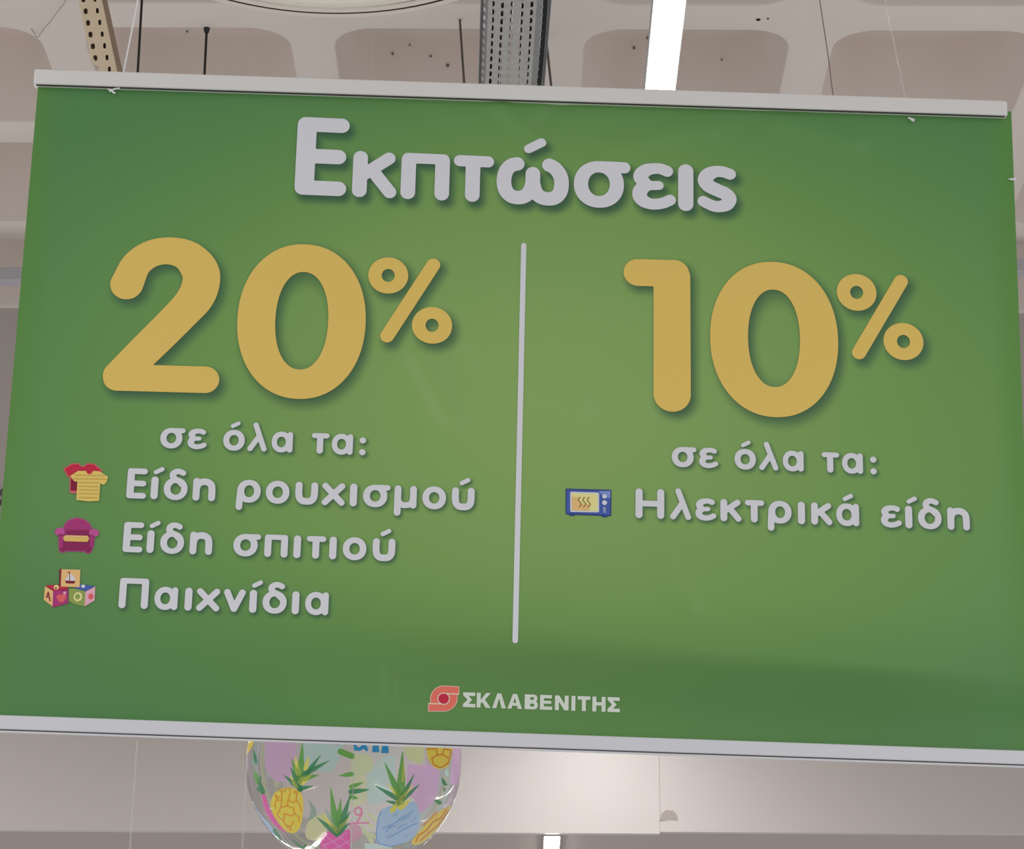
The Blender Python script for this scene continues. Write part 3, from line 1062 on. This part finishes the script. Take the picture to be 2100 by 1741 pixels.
nt.links.new(tr_.outputs[0], m1.inputs[1])
nt.links.new(df.outputs[0], m1.inputs[2])
nt.links.new(lw.outputs['Fresnel'], mr.inputs[0])
nt.links.new(mr.outputs[0], m2.inputs[0])
nt.links.new(m1.outputs[0], m2.inputs[1])
nt.links.new(gl.outputs[0], m2.inputs[2])
nt.links.new(m2.outputs[0], out.inputs[0])

bm = bmesh.new()
bmesh.ops.create_uvsphere(bm, u_segments=96, v_segments=64, radius=BR)
gs = Geo()
bm.verts.index_update()
gs.add([v.co[:] for v in bm.verts], [[v.index for v in f_.verts] for f_ in bm.faces])
bm.free()
gs.build('shell', M_shell, ball, True)
# welded seam standing proud of the shell, from pole to pole on the viewer's side and the far side
gv = Geo()
seam_n = br * math.cos(math.radians(2)) 
for off in (math.asin(.0), math.radians(60), math.radians(120)):
    pts = []
    hd = math.cos(off) * -bw + math.sin(off) * br
    for k in range(73):
        a = 2 * math.pi * k / 72
        pts.append(BR * 1.002 * (math.sin(a) * hd + math.cos(a) * bu))
    gv.tube(pts, .0011, 6, caps=False)
gv.build('seam', plastic('seam_plastic', (.8, .8, .83), .35), ball, True)
Geo().tube([(0, 0, BR - .004), (0, 0, BR + .012)], [.012, .009], 14).build('valve', M_rail, ball, True)
Geo().tube([(0, 0, BR + .008), (0, 0, Z_C - b_c[2])], .0002, 6).build('hanging_line', material('fine_nylon', (.7, .68, .66), .3, alpha=.15), ball, True)

PMATS = {
    'yel': plastic('ball_yellow', col(214, 176, 52), .93), 'ora': plastic('ball_orange', col(190, 122, 40), .9), 'gre': plastic('ball_green', col(86, 142, 62), .93),
    'dkg': plastic('ball_deep_green', col(48, 118, 76), .92), 'lyl': plastic('ball_leaf_yellow', col(196, 186, 84), .92), 'mag': plastic('ball_pink', col(200, 78, 150), .92),
    'mal': plastic('ball_pink_line', col(215, 130, 180), .9), 'blu': plastic('ball_blue', col(146, 168, 196), .92), 'bll': plastic('ball_blue_line', col(105, 145, 190), .8),
    'lil': plastic('ball_lilac', col(224, 164, 204), .94), 'pbl': plastic('ball_pale_blue', col(176, 202, 238), .9), 'pgr': plastic('ball_pale_green', col(192, 210, 140), .8),
    'pea': plastic('ball_peach', col(240, 212, 156), .85), 'haz': plastic('ball_haze', col(222, 220, 228), .22), 'tea': plastic('ball_teal', col(120, 155, 140), .7),
    'ink': plastic('ball_blue_ink', col(38, 120, 178), .97), 'yll': plastic('ball_yellow_light', col(226, 194, 88), .8), 'orl': plastic('ball_orange_light', col(214, 158, 60), .6), 'bl2': plastic('ball_blue_hatch', col(128, 154, 188), .6), 'bl3': plastic('ball_blue_hatch_light', col(170, 188, 208), .6),
    'ros': plastic('ball_rose', col(196, 110, 150), .8)}
PK = list(PMATS)
bv, bf, bmi = [], [], []


def on_ball(prims, key, lift=1, back=False, cell=.008):
    """A patch of ink wrapped on the ball; outline given on the ball's face, radius = 1."""
    p, f_ = shape_mesh(prims, cell)
    if not p:
        return
    p = np.array(p)
    rr = np.hypot(p[:, 0], p[:, 1])
    k = np.where(rr > .985, .985 / np.maximum(rr, 1e-6), 1)
    p = p * k[:, None]
    z = np.sqrt(np.maximum(0, 1 - (p ** 2).sum(1)))
    R_ = BR * (.9965 if back else 1.0012 + .0008 * lift)
    P3 = R_ * (p[:, :1] * br + p[:, 1:] * bu + (z if back else -z)[:, None] * bw)
    n = len(bv)
    bv.extend(P3)
    bf.extend([tuple(i + n for i in q) for q in f_])
    bmi.extend([PK.index(key)] * len(f_))


def bfn(x0, s_):
    return lambda x, y: ((x0 + x / s_ - 725) / 220, -(1500 + y / 7.224 - 1562) / 220)


fl, fr = bfn(500, 7.226), bfn(720, 7.225)
KB = 1 / 7.226 / 220


def BP(fn, pts):
    q = smooth_pts([(*p,) for p in pts] + [pts[0]], 4)[:-1]
    return [('poly', [fn(*p) for p in q])]


def leaf(fn, a, b, w, key, lift=2, back=False):
    A, B = fn(*a), fn(*b)
    mid_ = ((A[0] * .6 + B[0] * .4), (A[1] * .6 + B[1] * .4))
    w *= KB
    on_ball([('cap', *A, w * .75, *mid_, w * .7), ('cap', *mid_, w * .7, *B, w * .06)], key, lift, back)


def lines(fn, segs, w, key, lift=2, back=False):
    pr = []
    for sg in segs:
        q = [fn(*p) for p in sg]
        pr += [('cap', *a, w * KB, *b, w * KB) for a, b in zip(q[:-1], q[1:])]
    on_ball(pr, key, lift, back, .005)


# far side of the ball, seen through it
on_ball(BP(fl, [(300, 60), (720, 60), (720, 480), (640, 720), (480, 760), (350, 640), (290, 420)]), 'lil', 0, True)
on_ball(BP(fl, [(800, 60), (1440, 60), (1400, 400), (1290, 590), (1130, 600), (900, 500)]), 'pbl', 0, True)
on_ball(BP(fr, [(860, 470), (1280, 500), (1330, 700), (1290, 950), (1200, 1080), (1020, 1190), (980, 1000), (860, 900)]), 'lil', 0, True)
on_ball(BP(fr, [(10, 330), (180, 330), (330, 400), (330, 560), (200, 640), (10, 640)]), 'pgr', 0, True)
on_ball(BP(fr, [(0, 650), (200, 640), (245, 800), (240, 1050), (120, 1120), (0, 1100)]), 'pea', 0, True)
on_ball(BP(fr, [(260, 640), (420, 420), (640, 330), (680, 600), (640, 900), (480, 1060), (300, 1080), (250, 900)]), 'pbl', 0, True)
on_ball(BP(fr, [(800, 150), (1080, 150), (1080, 440), (950, 430), (830, 330)]), 'pgr', 0, True)
on_ball(BP(fl, [(1000, 1300), (1230, 1240), (1250, 1480), (1150, 1620), (960, 1600), (940, 1440)]), 'pea', 0, True)
on_ball(BP(fl, [(950, 1020), (1060, 1150), (1080, 1280), (950, 1350), (1000, 1200)]), 'tea', 0, True)
on_ball(BP(fr, [(0, 1380), (170, 1420), (180, 1560), (60, 1640), (0, 1640)]), 'ros', 0, True)
on_ball(BP(fr, [(230, 1660), (600, 1680), (640, 1800), (300, 1850)]), 'pbl', 0, True)
for a, b in [((330, 1420), (180, 1250)), ((380, 1300), (220, 1180)), ((380, 1560), (150, 1480)), ((340, 1640), (160, 1360))]:
    leaf(fr, a, b, 40, 'pgr', 0, True)
on_ball(BP(fr, [(20, 0), (740, 0), (640, 900), (560, 1500), (500, 1950), (20, 1950)]), 'haz', 0)
# yellow pineapple
on_ball(BP(fl, [(520, 900), (680, 830), (860, 870), (920, 960), (930, 1150), (915, 1290), (870, 1420), (780, 1480), (660, 1430), (550, 1300), (480, 1180), (460, 1040)]), 'yel', 1)
lines(fl, [[(680, 840), (660, 890)], [(530, 930), (545, 1000), (520, 1080), (530, 1130)], [(620, 890), (620, 1000)], [(745, 890), (715, 1000), (700, 1090)], [(840, 900), (830, 1000)],
           [(545, 1010), (620, 1010), (610, 1110), (560, 1220)], [(720, 1010), (790, 1040), (830, 1000), (890, 1090)], [(700, 1090), (620, 1110)], [(700, 1090), (790, 1110), (810, 1190), (770, 1230)],
           [(660, 1200), (650, 1310)], [(560, 1230), (650, 1310), (720, 1400)], [(770, 1230), (660, 1200)], [(810, 1190), (880, 1250), (870, 1300)], [(750, 1390), (755, 1440)], [(690, 1360), (750, 1390), (800, 1300)],
           [(890, 1090), (910, 1160)]], 6.5, 'ora', 2)
for a, b, w, k in [((850, 620), (800, 380), 44, 'lyl'), ((950, 560), (1000, 370), 36, 'lyl'), ((880, 680), (900, 180), 62, 'gre'), ((960, 640), (1170, 350), 40, 'dkg'), ((930, 640), (1290, 435), 48, 'dkg'),
                   ((870, 740), (740, 400), 48, 'gre'), ((900, 700), (1150, 640), 55, 'gre'), ((900, 740), (1040, 640), 66, 'lyl'), ((880, 840), (640, 650), 50, 'dkg'), ((830, 820), (730, 650), 34, 'lyl'),
                   ((890, 850), (730, 530), 50, 'dkg'), ((870, 840), (1070, 800), 40, 'dkg')]:
    leaf(fl, a, b, w, k, 3)
rr_ = np.random.default_rng(3)
for x, y in [(500, 1000), (500, 1130), (575, 920), (580, 1080), (660, 960), (650, 1150), (700, 880), (770, 950), (770, 1075), (740, 1160), (860, 970), (860, 1080), (610, 1260), (710, 1270), (850, 1200), (800, 1280), (700, 1340), (800, 1390), (680, 1410), (620, 1330)]:
    q_ = fl(x, y)
    on_ball([('ell', *q_, 26 * KB, 34 * KB, 2.0)], 'yll', 1.5, cell=.006)
for x, y in [(610, 870), (720, 850), (820, 890), (560, 960)]:
    on_ball([('ell', *fl(x, y), 40 * KB, 26 * KB, 2.0)], 'orl', 1.4, cell=.006)
# pink pineapple
on_ball(BP(fl, [(1240, 1470), (1330, 1420), (1480, 1440), (1590, 1400), (1605, 1600), (1600, 1930), (1300, 1930), (1215, 1741), (1180, 1580)]), 'mag', 1)
lines(fl, [[(1260, 1500), (1400, 1600), (1600, 1760)], [(1560, 1440), (1400, 1560), (1220, 1640)], [(1600, 1560), (1420, 1660), (1280, 1760)], [(1300, 1720), (1380, 1800)], [(1230, 1640), (1330, 1740), (1430, 1800)],
           [(1400, 1470), (1600, 1610)]], 8, 'mal', 2)
for a, b, w, k in [((1400, 1400), (1230, 1080), 46, 'tea'), ((1410, 1400), (1310, 800), 66, 'gre'), ((1450, 1400), (1600, 900), 58, 'dkg'), ((1420, 1420), (1465, 960), 66, 'gre'), ((1430, 1450), (1600, 1140), 55, 'dkg'),
                   ((1420, 1470), (1120, 1230), 52, 'dkg'), ((1400, 1400), (1195, 1195), 40, 'lyl'), ((1420, 1430), (1595, 1215), 40, 'lyl'), ((1420, 1470), (1600, 1300), 50, 'dkg')]:
    leaf(fl, a, b, w, k, 3)
# blue pineapple
on_ball(BP(fr, [(440, 1120), (560, 1060), (800, 1010), (930, 1000), (990, 1150), (1000, 1290), (950, 1480), (800, 1590), (600, 1640), (420, 1600), (380, 1500), (400, 1250)]), 'blu', 1)
lines(fr, [[(440, 1130), (400, 1260), (385, 1500), (425, 1600), (600, 1640), (790, 1590)], [(520, 1420), (640, 1300), (760, 1230), (900, 1130)], [(560, 1520), (760, 1400), (960, 1300)]], 7, 'bll', 2)
for k_ in range(26):
    x_, y_ = rr_.uniform(430, 900), rr_.uniform(1170, 1560)
    l_ = rr_.uniform(60, 130)
    lines(fr, [[(x_, y_), (min(x_ + l_, 955), y_ - l_ * rr_.uniform(.35, .75))]], rr_.uniform(4, 9), 'bl2' if k_ % 2 else 'bl3', 1.5)
for a, b, w, k in [((690, 900), (470, 440), 58, 'gre'), ((720, 960), (510, 740), 40, 'lyl'), ((700, 970), (340, 770), 48, 'dkg'), ((720, 960), (910, 590), 44, 'dkg'), ((760, 960), (990, 735), 38, 'dkg'),
                   ((710, 980), (725, 280), 82, 'gre'), ((740, 700), (745, 370), 24, 'lyl'), ((690, 1030), (490, 985), 34, 'dkg'), ((600, 1120), (900, 740), 46, 'lyl'), ((720, 1080), (870, 950), 48, 'lyl')]:
    leaf(fr, a, b, w, k, 3)
# yellow pineapples at the right edge and at the left rim
on_ball(BP(fr, [(1060, 100), (1450, 100), (1450, 300), (1430, 420), (1370, 500), (1250, 530), (1150, 470), (1080, 330)]), 'yel', 1)
lines(fr, [[(1080, 250), (1220, 240), (1230, 330), (1310, 320), (1330, 240), (1440, 260)], [(1150, 380), (1230, 330)], [(1310, 320), (1420, 380), (1440, 280)], [(1150, 380), (1180, 470), (1290, 510)], [(1290, 510), (1400, 440), (1420, 380)]], 10, 'ora', 2)
on_ball(BP(fr, [(1440, 1060), (1490, 1090), (1360, 1340), (1200, 1500), (1010, 1620), (910, 1600), (930, 1520), (1100, 1330), (1270, 1150)]), 'yel', 1)
lines(fr, [[(1400, 1110), (1320, 1230), (1200, 1290), (1120, 1400), (1000, 1480), (960, 1580)], [(1440, 1130), (1280, 1340), (1160, 1440), (1030, 1560)], [(1060, 1330), (1250, 1150)]], 12, 'ora', 2)
on_ball(BP(fl, [(60, 60), (190, 60), (185, 180), (140, 290), (60, 380), (45, 200)]), 'yel', 1)
# the rest of the print on the near side
on_ball(BP(fl, [(315, 930), (380, 950), (440, 1130), (560, 1330), (700, 1480), (600, 1430), (450, 1300), (350, 1100)]), 'mag', 1)
on_ball(BP(fl, [(130, 960), (200, 1080), (300, 1230), (480, 1400), (530, 1560), (420, 1500), (260, 1330), (160, 1120)]), 'blu', 1)
on_ball(BP(fr, [(1470, 150), (1610, 150), (1605, 600), (1540, 770), (1440, 700), (1450, 500)]), 'lil', 1)
for a, b, w, k in [((230, 480), (180, 290), 34, 'dkg'), ((240, 500), (120, 470), 34, 'tea'), ((270, 760), (200, 590), 50, 'gre'), ((280, 780), (310, 660), 30, 'dkg'), ((340, 900), (250, 700), 50, 'dkg'),
                   ((280, 860), (350, 930), 40, 'dkg'), ((520, 1450), (620, 1620), 40, 'dkg'), ((940, 1700), (760, 1560), 24, 'dkg'), ((940, 1720), (975, 1600), 24, 'dkg'), ((970, 1760), (1110, 1640), 40, 'dkg')]:
    leaf(fl, a, b, w, k, 2)
lines(fl, [[(1440, 310), (1600, 370)]], 42, 'gre', 1)
leaf(fl, (1610, 620), (1420, 650), 42, 'gre', 1)
lines(fl, [[(1060, 175), (1400, 195)]], 20, 'ros', 1)
for a, b, w, k in [((1350, 740), (1300, 640), 34, 'dkg'), ((1350, 740), (1410, 760), 22, 'dkg'), ((1290, 1010), (1200, 970), 40, 'dkg'), ((1350, 800), (1340, 880), 18, 'dkg'), ((1490, 1080), (1560, 880), 22, 'dkg'),
                   ((10, 800), (190, 730), 40, 'gre'), ((10, 870), (280, 830), 48, 'dkg'), ((10, 940), (120, 960), 40, 'gre'), ((1380, 600), (1370, 520), 40, 'pbl')]:
    leaf(fr, a, b, w, k, 2)
on_ball([('ring', (*fr(120, 1140), 62 * KB, 66 * KB, 2.0), (*fr(120, 1140), 36 * KB, 40 * KB, 2.0))], 'ros', 2, cell=.005)
lines(fr, [[(175, 1170), (100, 1320)], [(0, 1315), (270, 1300)]], 13, 'ros', 2)
# lower ends of the blue lettering under the rail
on_ball([('cap', *fr(40, 150), 24 * KB, *fr(55, 260), 26 * KB), ('cap', *fr(55, 265), 28 * KB, *fr(120, 270), 24 * KB), ('cap', *fr(120, 270), 24 * KB, *fr(180, 225), 26 * KB),
         ('cap', *fr(180, 225), 30 * KB, *fr(215, 275), 22 * KB), ('poly', [fr(310, 150), fr(380, 150), fr(395, 310), fr(290, 310)]), ('poly', [fr(440, 150), fr(515, 150), fr(530, 320), fr(420, 320)])], 'ink', 3, cell=.005)
mesh_obj('pineapple_print', bv, bf, [PMATS[k] for k in PK], ball, True, bmi)

# ------------------------------------------------------------------ things under the slab
# threaded rods: hang straight down from the slab
def rod(name, top, bot, r, label, flange=False, mat=M_rod, bend=None):
    t_ = thing(name, label, name.split('_')[-1], top)
    pts = [(0, 0, 0), tuple(np.array(bot) - np.array(top))]
    Geo().tube(pts, r, 10).build('shaft', mat, t_, True)
    if flange:
        Geo().lathe([(.001, -.018), (r * 1.9, -.016), (r * 2.2, -.008), (r * 2.6, -.003), (r * 2.6, 0), (.001, 0)], 16).build('anchor_nut', mat, t_)
    return t_


p = at_z(291.5, -30, Z_C)
Yr = 8.0
a = at_y(291, 0, Yr)
rod('threaded_rod', (a[0], Yr, Z_C), (a[0], Yr, at_y(284, 420, Yr)[2]), .0042, 'dark threaded rod beside the white cord, left of the other rods')
a = at_z(424, 58, Z_C)
rod('threaded_rod', (a[0], a[1], Z_C), (a[0], a[1], at_y(421, 420, a[1])[2]), .0046, 'short dark rod with a flared nut, at the rim of a ceiling recess', True)
a = at_z(943, 40, Z_C)
b = at_y(966, 380, a[1] - .12)
rod('tray_hanger', (a[0], a[1], Z_C), b, .0042, 'thin slanting dark hanger rod left of the perforated tray', mat=M_rod2)
a = at_z(1119, 70, Z_C)
b = at_y(1152, 380, a[1] - .15)
rod('tray_hanger', (a[0], a[1], Z_C), b, .0044, 'thin slanting dark hanger rod right of the perforated tray', mat=M_rod2)

# perforated tray running away from the viewer
zt = EYE[2] + 3.66
L0, R0 = at_z(987.5, 0, zt), at_z(1129.5, 0, zt)
L1, R1 = at_z(981.5, 185, zt), at_z(1115, 185, zt)
c0, c1 = (L0 + R0) / 2, (L1 + R1) / 2
ang = math.atan2(c1[0] - c0[0], c1[1] - c0[1])
hw = (np.linalg.norm(R0[:2] - L0[:2]) + np.linalg.norm(R1[:2] - L1[:2])) / 4
tray = thing('cable_tray', 'grey perforated metal cable tray hung under the slab above the banner', 'cable tray', (c0[0], c0[1], zt))
tray.rotation_euler = (0, 0, -ang)
YA, YB = -1.2, 2.6


def slotted(g_, xa, za, xb, zb_, ya, yb, pitch, sl, sw, thick, phase=0.0):
    """A flat strip between two edges, with a row of real slots down its middle."""
    n = int((yb - ya) / pitch)
    e = np.array([xb - xa, zb_ - za])
    L = np.linalg.norm(e)
    e = e / L
    nr = np.array([-e[1], e[0]])
    m = L / 2
    for k in range(n):
        y0 = ya + k * pitch + phase
        s0, s1 = y0 + (pitch - sl) / 2, y0 + (pitch + sl) / 2
        y1 = y0 + pitch
        o8 = [(m - sw / 2, s0 + sl * .25), (m - sw / 4, s0), (m + sw / 4, s0), (m + sw / 2, s0 + sl * .25), (m + sw / 2, s1 - sl * .25), (m + sw / 4, s1), (m - sw / 4, s1), (m - sw / 2, s1 - sl * .25)]
        q8 = [(0, s0 + sl * .25), (0, y0), (L, y0), (L, s0 + sl * .25), (L, s1 - sl * .25), (L, y1), (0, y1), (0, s1 - sl * .25)]
        vs_ = []
        for off in (0, thick):
            for u_, y_ in o8 + q8:
                pt = np.array([xa, za]) + e * u_ + nr * off
                vs_.append((pt[0], y_, pt[1]))
        fs_ = []
        for j in range(8):
            j2 = (j + 1) % 8
            fs_.append((j, j2, 8 + j2, 8 + j))
            fs_.append((16 + j, 24 + j, 24 + j2, 16 + j2))
            fs_.append((j, 16 + j, 16 + j2, j2))
        for j in (7, 0, 1, 2, 3, 4, 5, 6):
            j2 = (j + 1) % 8
            if j in (7, 3, 2, 4, 0, 6):
                fs_.append((8 + j, 8 + j2, 24 + j2, 24 + j))
        g_.add(vs_, fs_)


gp = Geo()
ncol = 5
wcol = 2 * hw * .70 / ncol
x0_ = -hw * .80
for k in range(ncol):
    slotted(gp, x0_ + k * wcol, 0, x0_ + (k + 1) * wcol, 0, YA, YB, .050, .034, .0092, .0015, (k % 2) * .010)
gp.build('perforated_base', M_galv, tray)
gp = Geo()
slotted(gp, -hw, .012, x0_, 0, YA, YB, .050, .032, .008, .0015)
gp.box((-hw - .002, YA, .0), (-hw, YB, .05))
gp.build('side_lip', M_galv2, tray)
gp = Geo()
xr = x0_ + ncol * wcol
slotted(gp, xr, 0, hw, .012, YA, YB, .050, .032, .008, .0015)
gp.box((hw, YA, .0), (hw + .002, YB, .05))
gp.build('side_lip', M_galv2, tray)
# cables lying in the tray
gp = Geo()
for k, (xx, rr) in enumerate([(-.082, .006), (-.062, .009), (-.045, .008), (-.02, .011), (.005, .007), (.03, .010), (.052, .009), (.082, .007)]):
    gp.tube([(xx + .004 * math.sin(3 * y + k), y, .004 + rr) for y in np.linspace(YA, YB, 24)], rr, 10)
gp.build('cable_bundle', M_hole, tray, True)

# cream slotted angle, a diagonal brace with a torn corner
YS = 7.9
f2 = lambda x, y: at_y(x, y, YS)[[0, 2]]
an_ = thing('slotted_angle', 'cream slotted steel angle brace with a torn corner at the upper left', 'bracket', (0, YS, 0))
top_l, top_r = (161 - .22 * 90, -90), (209 - .215 * 90, -90)
outer = [f2(*top_l), f2(*top_r), f2(241, 149), f2(263, 250), f2(225, 250), f2(203, 153), f2(203, 138), f2(192, 133), f2(186, 124), f2(184, 111)]
holes = []
for k in range(-4, 9):
    y = k * 24 - 1
    xl = 171 + .205 * y
    if k <= 5:
        holes.append((xl, y, 4.0, 2.6))
    holes.append((xl + 24, y - 1, 2.8, 3.4))
P_ = [('poly', [tuple(q) for q in outer])]
ks = (f2(200, 80)[0] - f2(180, 80)[0]) / 20


class Plate:
    pass


def plate_eval(X, Y):
    d_ = d_poly(X, Y, outer)
    for hx_, hy_, hr, hl in holes:
        c = f2(hx_, hy_)
        d_ = np.maximum(d_, -d_cap(X, Y, c[0] - .0006, c[1] + hl * ks, hr * ks, c[0] + .0006, c[1] - hl * ks, hr * ks))
    return d_


_old = shape_eval
shape_eval = lambda prims, X, Y: plate_eval(X, Y) if prims is P_ else _old(prims, X, Y)
pv, pf = shape_mesh(P_, .0022)
shape_eval = _old
o = mesh_obj('slotted_face', [(x, 0, z) for x, z in pv], pf, [M_cream, M_rust], an_)
so = o.modifiers.new('thickness', 'SOLIDIFY')
so.thickness = .003
so.material_offset_rim = 1
# the other leg of the angle, turned away from the viewer
e0, e1 = f2(*top_r), f2(263, 250)
gq = Geo()
wv = np.array([.05, .085])
q = [(e0[0], .0015, e0[1]), (e1[0], .0015, e1[1]), (e1[0] + .014, .075, e1[1]), (e0[0] + .014, .075, e0[1])]
gq.add(q + [(x - .003, y, z) for x, y, z in q], [(0, 1, 2, 3), (7, 6, 5, 4), (0, 4, 5, 1), (1, 5, 6, 2), (2, 6, 7, 3), (3, 7, 4, 0)])
gq.build('side_flange', material('cream_steel_dark', col(135, 118, 102), .7, noise=.3, nscale=50), an_)  # darker, blotchier grey-brown than the slotted face
q = [(*(f2(161 - 17, -90)),), (*f2(205 - 19, -90),), (*f2(258, 250),), (*f2(233, 250),), (*f2(206, 140),), (*f2(186, 108),)]
q = [(x, .012, z) for x, z in q]
n_ = len(q)
gq = Geo().add(q + [(x, y + .002, z) for x, y, z in q], [tuple(range(n_)), tuple(range(2 * n_ - 1, n_ - 1, -1))] + [(i, i + n_, (i + 1) % n_ + n_, (i + 1) % n_) for i in range(n_)])
gq.build('backing_strip', M_rust, an_)
# bolts the brace to the slab
pt_ = f2(*top_l)
Geo().box((pt_[0] - .01, -.004, pt_[1] - .02), (pt_[0] + .09, .004, Z_C + .01), .001).build('fixing_strap', M_cream, an_)

# round ceiling lamp cut by the top of the photo
zl = EYE[2] + 3.30
RL = 0.64
LS = .587 / .64
pb_ = at_z(690, 41, zl)
lamp = thing('pendant_lamp', 'large round pale pendant lamp with a thin dark rim at the top edge', 'lamp', (pb_[0], pb_[1] + RL, zl))
lamp.location[1] = pb_[1] - RL * LS
lamp.scale = (LS, LS, LS)
M_dome = material('opal_dome', col(202, 196, 184), .35, spec=.5)
M_ring = material('grey_rim', col(116, 114, 108), .35, spec=.5)
M_pale = material('pale_rim', col(190, 180, 172), .4, spec=.5)
M_dark = material('dark_rim', (.08, .06, .045), .6)
Geo().lathe([(.001, -.035), (.2, -.033), (.38, -.027), (.50, -.017), (.555, -.006), (.560, .0)], 96).build('dome', M_dome, lamp, True)
Geo().lathe([(.558, .0), (.564, .004), (.572, .008), (.580, .008)], 96).build('inner_rim', M_ring, lamp, True)
Geo().lathe([(.578, .006), (.586, -.002), (.596, .0), (.600, .008)], 96).build('pale_ring', M_pale, lamp, True)
Geo().lathe([(.598, .008), (.602, .010), (.611, .010), (.613, .006)], 96).build('dark_band', M_dark, lamp, True)
Geo().lathe([(.611, .004), (.622, .0), (.634, .004), (.640, .016), (.640, .050), (.60, .065), (.2, .08), (.001, .085)], 96).build('outer_rim', M_ceil, lamp, True)
Geo().tube([(0, 0, .08), (0, 0, (Z_C - zl) / LS)], .008, 10).build('stem', M_house, lamp, True)

# loose wires
def wire(label, pts, r, mat=M_cable):
    o_ = Geo().tube(smooth_pts([np.array(p_, float) for p_ in pts], 6), r, 8).build('hanging_wire', mat, None, True)
    return tag(o_, label, 'wire')


zz = Z_C - .012
wire('thin loose grey wire dangling across the ceiling rib in the upper left corner', [at_z(150, -40, Z_C), at_z(134, 2, zz), at_z(118, 24, zz - .01), at_z(102, 46, zz - .012), at_z(89, 60, zz - .01), at_z(78, 76, zz), at_z(70, 68, zz + .005), at_z(64, 58, Z_C)], .0010, material('thin_grey_wire', col(105, 95, 90), .8))
wire('thin dark wire hanging across a ceiling rib and recess, upper right', [at_y(1672, -60, 8.3), at_y(1681, 0, 8.3), at_y(1690, 60, 8.3), at_y(1699, 120, 8.3), at_y(1705, 170, 8.3), at_y(1711, 230, 8.3), at_y(1716, 420, 8.3)], .0016, material('dusty_wire', col(112, 98, 92), .8))
YW = WALL_Y - .006
wire('short curled dark cable on the back wall at the left edge', [at_y(-22, 990, YW), at_y(-6, 1012, YW), at_y(5, 1003, YW), at_y(1, 1010, YW), at_y(-8, 1018, YW), at_y(4, 1014, YW), at_y(6, 1022, YW), at_y(-2, 1030, YW), at_y(3, 1033, YW), at_y(-24, 1050, YW)], .003)
